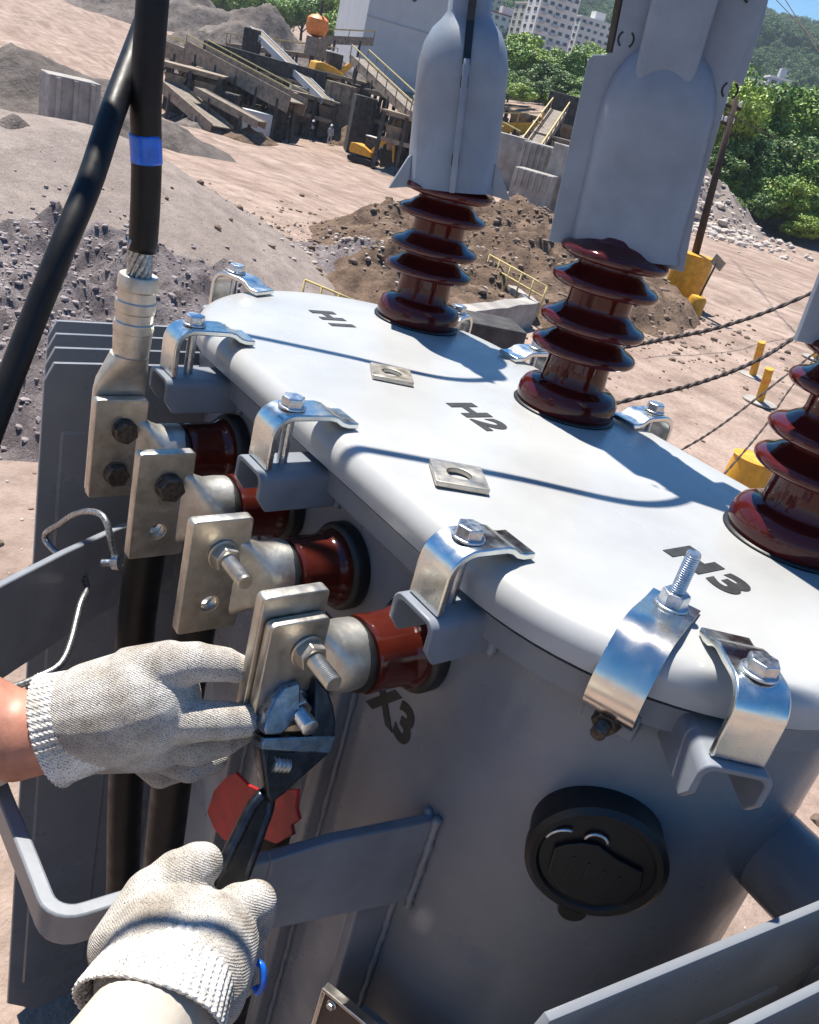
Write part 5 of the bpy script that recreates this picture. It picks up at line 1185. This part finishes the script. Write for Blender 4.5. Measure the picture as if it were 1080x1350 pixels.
for (a_, b_, lab) in (((1005, -20), (1100, 80), 'upper overhead line crossing the sky by the hilltop'), ((1010, -40), (1100, 100), 'lower overhead line crossing the wooded hillside'), ((960, 150), (1090, 215), 'thin overhead line running from the pole toward the wooded slope')):
    p0, p1 = far(a_[0], a_[1], 60 if a_[0] > 1000 else 34), far(b_[0], b_[1], 40 if a_[0] > 1000 else 45); d = p1-p0
    tag(MB().tube([p0-d*.5, p0, p1, p1+d*1.5], .02, 6).build('overhead_line', 'rope', None, 180), lab, 'wire', 'overhead lines')

# ---- trees
M['leaf'] = mat('mid_green_foliage', (0.068, 0.150, 0.018), .55, scale=.9, col2=(0.215, 0.345, 0.046), lo=.32, hi=.68, detail=4)  # mid-green leaf colour, tone varied at random
M['leaf2'] = mat('dark_foliage', (0.039, 0.098, 0.017), .55, scale=.9, col2=(0.130, 0.227, 0.036), lo=.32, hi=.68, detail=4)
M['leaf3'] = mat('yellow_green_foliage', (0.124, 0.215, 0.021), .55, scale=.9, col2=(0.312, 0.416, 0.058), lo=.32, hi=.68, detail=4)
M['leaff'] = mat('far_forest_foliage', (0.036, 0.091, 0.026), .8, scale=.35, col2=(0.124, 0.208, 0.055), lo=.32, hi=.68, detail=4)
M['bark'] = mat('tree_bark', (.09, .07, .05), .9, var=.3, scale=6)
def crown_mesh(name, seed, rx, rz, nclump, nleaf, ls):
    r = np.random.default_rng(seed); V = []
    cl = []
    for i in range(nclump):
        d = r.normal(size=3); d /= np.linalg.norm(d); d[2] = d[2]*.9+.12; rad = r.uniform(.35, 1.0)**.6
        cl.append((d*np.array([rx, rx, rz])*rad*.82, r.uniform(.20, .36)*rx))
    for c_, cr_ in cl:
        n = nleaf; d = r.normal(size=(n, 3)); d /= np.linalg.norm(d, axis=1)[:, None]
        pos = c_+d*(cr_*r.uniform(.55, 1.05, (n, 1)))*np.array([1, 1, .8])
        nrm = d+r.normal(size=(n, 3))*.7; nrm[:, 2] += .5; nrm /= np.linalg.norm(nrm, axis=1)[:, None]
        t = np.cross(nrm, r.normal(size=(n, 3))); t /= np.linalg.norm(t, axis=1)[:, None]; b_ = np.cross(nrm, t)
        s_ = ls*r.uniform(.6, 1.3, (n, 1))
        V.append(np.stack([pos-t*s_, pos+b_*s_*.55, pos+t*s_, pos-b_*s_*.55], 1).reshape(-1, 3))
    V = np.concatenate(V); Fq = np.arange(len(V)).reshape(-1, 4)
    me = bpy.data.meshes.new(name); me.from_pydata(V.tolist(), [], Fq.tolist()); me.update(); return me
CR = [crown_mesh('crown', 100+i, 1.0, .85, 44, 210, .050) for i in range(4)]
def trunk_mesh(seed):
    rr = random.Random(seed); b = MB(); b.tube([(0, 0, -.6), (.02, .01, .1), (.05, -.02, .6), (.02, .02, 1.2)], [.075, .06, .045, .02], 9)
    for k in range(6):
        a = rr.uniform(0, 6.28); z = rr.uniform(.2, .8); b.tube([(.03, 0, z), (.25*math.cos(a), .25*math.sin(a), z+.25), (.6*math.cos(a), .6*math.sin(a), z+.45)], [.028, .02, .008], 6)
    return b.mesh('trunk')
TR = [trunk_mesh(i) for i in range(3)]
CRM = {}
def tree(px, r, wdt, hgt, leaf, label, py=150, name='broadleaf_tree', lift=0.0, group='trees round the quarry', trunk=True):
    p = gz(px, r, py)+np.array([0, 0, lift]); root = empty(name, p); tag(root, label, 'tree' if trunk else 'shrub', group)
    k = random.randrange(4); key = (k, leaf)
    if key not in CRM: CRM[key] = CR[k].copy(); CRM[key].materials.clear(); CRM[key].materials.append(M[leaf])
    c_ = link('crown', CRM[key], None, root); c_.scale = (wdt/2, wdt/2, hgt*.42); c_.location = (0, 0, hgt*.56); c_.rotation_euler = (0, 0, random.uniform(0, 6.28))
    if trunk:
        me = TR[random.randrange(3)]
        if not me.materials: me.materials.append(M['bark'])
        t_ = link('trunk', me, None, root); t_.scale = (hgt*.45, hgt*.45, hgt*.45); t_.rotation_euler = (0, 0, random.uniform(0, 6.28))
    return root
# right-hand wooded bank
TL = [(925, 104, 9, 13, 'leaf3'), (955, 112, 10, 13.5, 'leaf'), (985, 116, 11, 13, 'leaf3'), (1010, 118, 11, 14, 'leaf'), (1040, 120, 11, 13, 'leaf3'), (1072, 118, 11, 13, 'leaf'), (1100, 122, 12, 14, 'leaf'),
      (970, 103, 8, 8, 'leaf2'), (1000, 106, 9, 9, 'leaf2'), (1030, 107, 9, 9.5, 'leaf'), (1060, 108, 10, 10, 'leaf2'), (1090, 108, 9, 9, 'leaf'), (1125, 112, 10, 11, 'leaf2'), (945, 100, 6, 6, 'leaf2'),
      (905, 118, 9, 11, 'leaf'), (1020, 101, 6, 6, 'leaf'), (1050, 101, 6.5, 6.5, 'leaf3'), (1082, 102, 6, 6, 'leaf')]
for (px, r, w_, h_, lf) in TL: tree(px, r, w_, h_, lf, {'leaf': 'mid-green leafy tree', 'leaf2': 'low dark green tree', 'leaf3': 'bright yellow-green tree'}[lf]+' on the wooded bank behind the utility pole', 250, group='trees on the wooded bank')
# green belt below the towers
for (px, r, w_, h_, lf) in [(652, 150, 9, 9, 'leaf'), (672, 158, 9, 9.5, 'leaf3'), (692, 150, 8, 8, 'leaf3'), (710, 142, 8, 6.5, 'leaf2'), (725, 158, 9, 9, 'leaf3'), (742, 150, 9, 9, 'leaf'), (760, 156, 9, 10, 'leaf3'), (778, 150, 9, 9, 'leaf'), (795, 152, 9, 10, 'leaf'), (735, 132, 7, 5.5, 'leaf2'), (765, 134, 7, 6, 'leaf'), (785, 132, 6, 5.5, 'leaf3'), (660, 136, 6, 5, 'leaf2'), (815, 150, 9, 10, 'leaf'), (840, 148, 9, 10, 'leaf2'), (870, 140, 9, 10, 'leaf')]:
    tree(px, r, w_, h_, lf, {'leaf': 'mid-green rounded tree', 'leaf2': 'small dark green tree', 'leaf3': 'bright yellow-green rounded tree'}[lf]+' in the belt below the white apartment towers', 170, group='trees below the towers')
# trees behind the plant on the left
for (px, r, w_, h_, lf) in [(330, 235, 12, 11, 'leaf'), (352, 245, 13, 12, 'leaf3'), (375, 230, 12, 12, 'leaf'), (400, 240, 13, 13, 'leaf3'), (428, 225, 13, 13, 'leaf'), (450, 220, 13, 14, 'leaf3'), (468, 215, 11, 13, 'leaf'), (300, 250, 12, 11, 'leaf2'), (275, 250, 12, 10, 'leaf'), (440, 200, 9, 9, 'leaf3'), (462, 195, 8, 9, 'leaf')]:
    tree(px, r, w_, h_, lf, {'leaf': 'mid-green bushy tree', 'leaf2': 'dark green bushy tree', 'leaf3': 'bright yellow-green bushy tree'}[lf]+' beyond the stone heaps of the plant', 30, group='trees beyond the plant')
for (px, r, w_, h_, lf) in [(958, 93, 3.4, 2.2, 'leaf3'), (965, 95, 3.0, 2.4, 'leaf'), (745, 62, 2.0, 1.4, 'leaf3'), (1062, 99, 3.5, 2.2, 'leaf3'), (752, 50, 1.6, 1.0, 'leaf3')]:
    tree(px, r, w_, h_, lf, 'low yellow-green bush at the foot of an earth bank', 270, name='bush', group='low bushes', trunk=False)
rs_ = random.Random(5)
for k in range(26):
    px_ = 640+rs_.uniform(0, 250); tree(px_, rs_.uniform(118, 150), rs_.uniform(3.5, 6), rs_.uniform(2.2, 4.2), ('leaf', 'leaf2', 'leaf3')[k % 3], ('mid-green', 'dark green', 'yellow-green')[k % 3]+' low shrub at the foot of the tree belt below the towers', 170, name='shrub', group='shrubs below the towers', trunk=False)
for k in range(14):
    px_ = 935+rs_.uniform(0, 190); tree(px_, rs_.uniform(97, 106), rs_.uniform(3, 5), rs_.uniform(2.0, 3.6), ('leaf', 'leaf2', 'leaf3')[k % 3], ('mid-green', 'dark green', 'yellow-green')[k % 3]+' low shrub at the foot of the wooded bank', 250, name='shrub', group='shrubs on the wooded bank', trunk=False)
# distant hillside forest: one uncountable mass
def forest(src, n, seed, smin, smax, rmin, rmax, label, hfun, azr=(-.75, .75), excl=None):
    r = np.random.default_rng(seed); az = r.uniform(azr[0], azr[1], n); rad = np.sqrt(r.uniform(rmin**2, rmax**2, n)); H = hfun(az, rad); a = YAW-az
    V = np.stack([CAM[0]+rad*np.cos(a), CAM[1]+rad*np.sin(a), CAM[2]+H+2.0], 1)
    me = bpy.data.meshes.new('forest'); me.from_pydata(V.tolist(), [], []); me.update(); ob = link('forest', me, None); tag(ob, label, 'forest', kind='stuff')
    ng = bpy.data.node_groups.new('forest_scatter', 'GeometryNodeTree'); ng.interface.new_socket('Geometry', in_out='INPUT', socket_type='NodeSocketGeometry'); ng.interface.new_socket('Geometry', in_out='OUTPUT', socket_type='NodeSocketGeometry')
    N = ng.nodes; gi = N.new('NodeGroupInput'); gq = N.new('NodeGroupOutput'); ip = N.new('GeometryNodeInstanceOnPoints'); oi = N.new('GeometryNodeObjectInfo'); oi.inputs['Object'].default_value = src; oi.transform_space = 'ORIGINAL'
    rs = N.new('FunctionNodeRandomValue'); rs.data_type = 'FLOAT'; rs.inputs[2].default_value = smin; rs.inputs[3].default_value = smax
    rv = N.new('FunctionNodeRandomValue'); rv.data_type = 'FLOAT'; rv.inputs[2].default_value = 0; rv.inputs[3].default_value = 6.28; rv.inputs['Seed'].default_value = 3
    cx = N.new('ShaderNodeCombineXYZ'); ng.links.new(rv.outputs[1], cx.inputs['Z'])
    ng.links.new(gi.outputs[0], ip.inputs['Points']); ng.links.new(oi.outputs['Geometry'], ip.inputs['Instance']); ng.links.new(rs.outputs[1], ip.inputs['Scale']); ng.links.new(cx.outputs[0], ip.inputs['Rotation']); ng.links.new(ip.outputs[0], gq.inputs[0])
    md = ob.modifiers.new('scatter', 'NODES'); md.node_group = ng
    return ob
srcs = [link('crown', CR[i].copy(), None) for i in range(3)]
for i, s_ in enumerate(srcs):                                     # three real trees at the foot of the hill double as the forest's pattern
    s_.data.materials.clear(); s_.data.materials.append(M['leaff'])
    p = gz((880, 830, 1120)[i], 335, 150); root = empty('broadleaf_tree', p); tag(root, 'dark tree at the foot of the wooded hill', 'tree', 'trees at the foot of the hill')
    s_.parent = root; s_.location = (0, 0, 5); s_.scale = (5, 5, 6)
    t_ = link('trunk', TR[i], None, root); t_.scale = (4, 4, 4)
for i in range(3):
    forest(srcs[i], 3600, 40+i, 5.0, 9.5, 345, 1150, ('dense dark green forest covering the hillside', 'darker trees mixed through the hillside forest', 'taller crowns scattered through the hillside forest')[i], hill_h)

# ---- the air: faint even haze over the valley
hb = MB().box((CAM[0]+_F[0]*650, CAM[1]+_F[1]*650, 118), (5200, 5200, 300)); M['haze'] = bpy.data.materials.new('valley_haze'); M['haze'].use_nodes = True
hn = M['haze'].node_tree.nodes; hn.remove(hn['Principled BSDF']); pv = hn.new('ShaderNodeVolumePrincipled'); pv.inputs['Color'].default_value = (.72, .84, 1.0, 1); pv.inputs['Density'].default_value = .00020; pv.inputs['Anisotropy'].default_value = .2
M['haze'].node_tree.links.new(pv.outputs[0], hn['Material Output'].inputs['Volume'])
tag(hb.build('haze', 'haze'), 'faint bluish haze hanging over the valley', 'haze', kind='stuff')
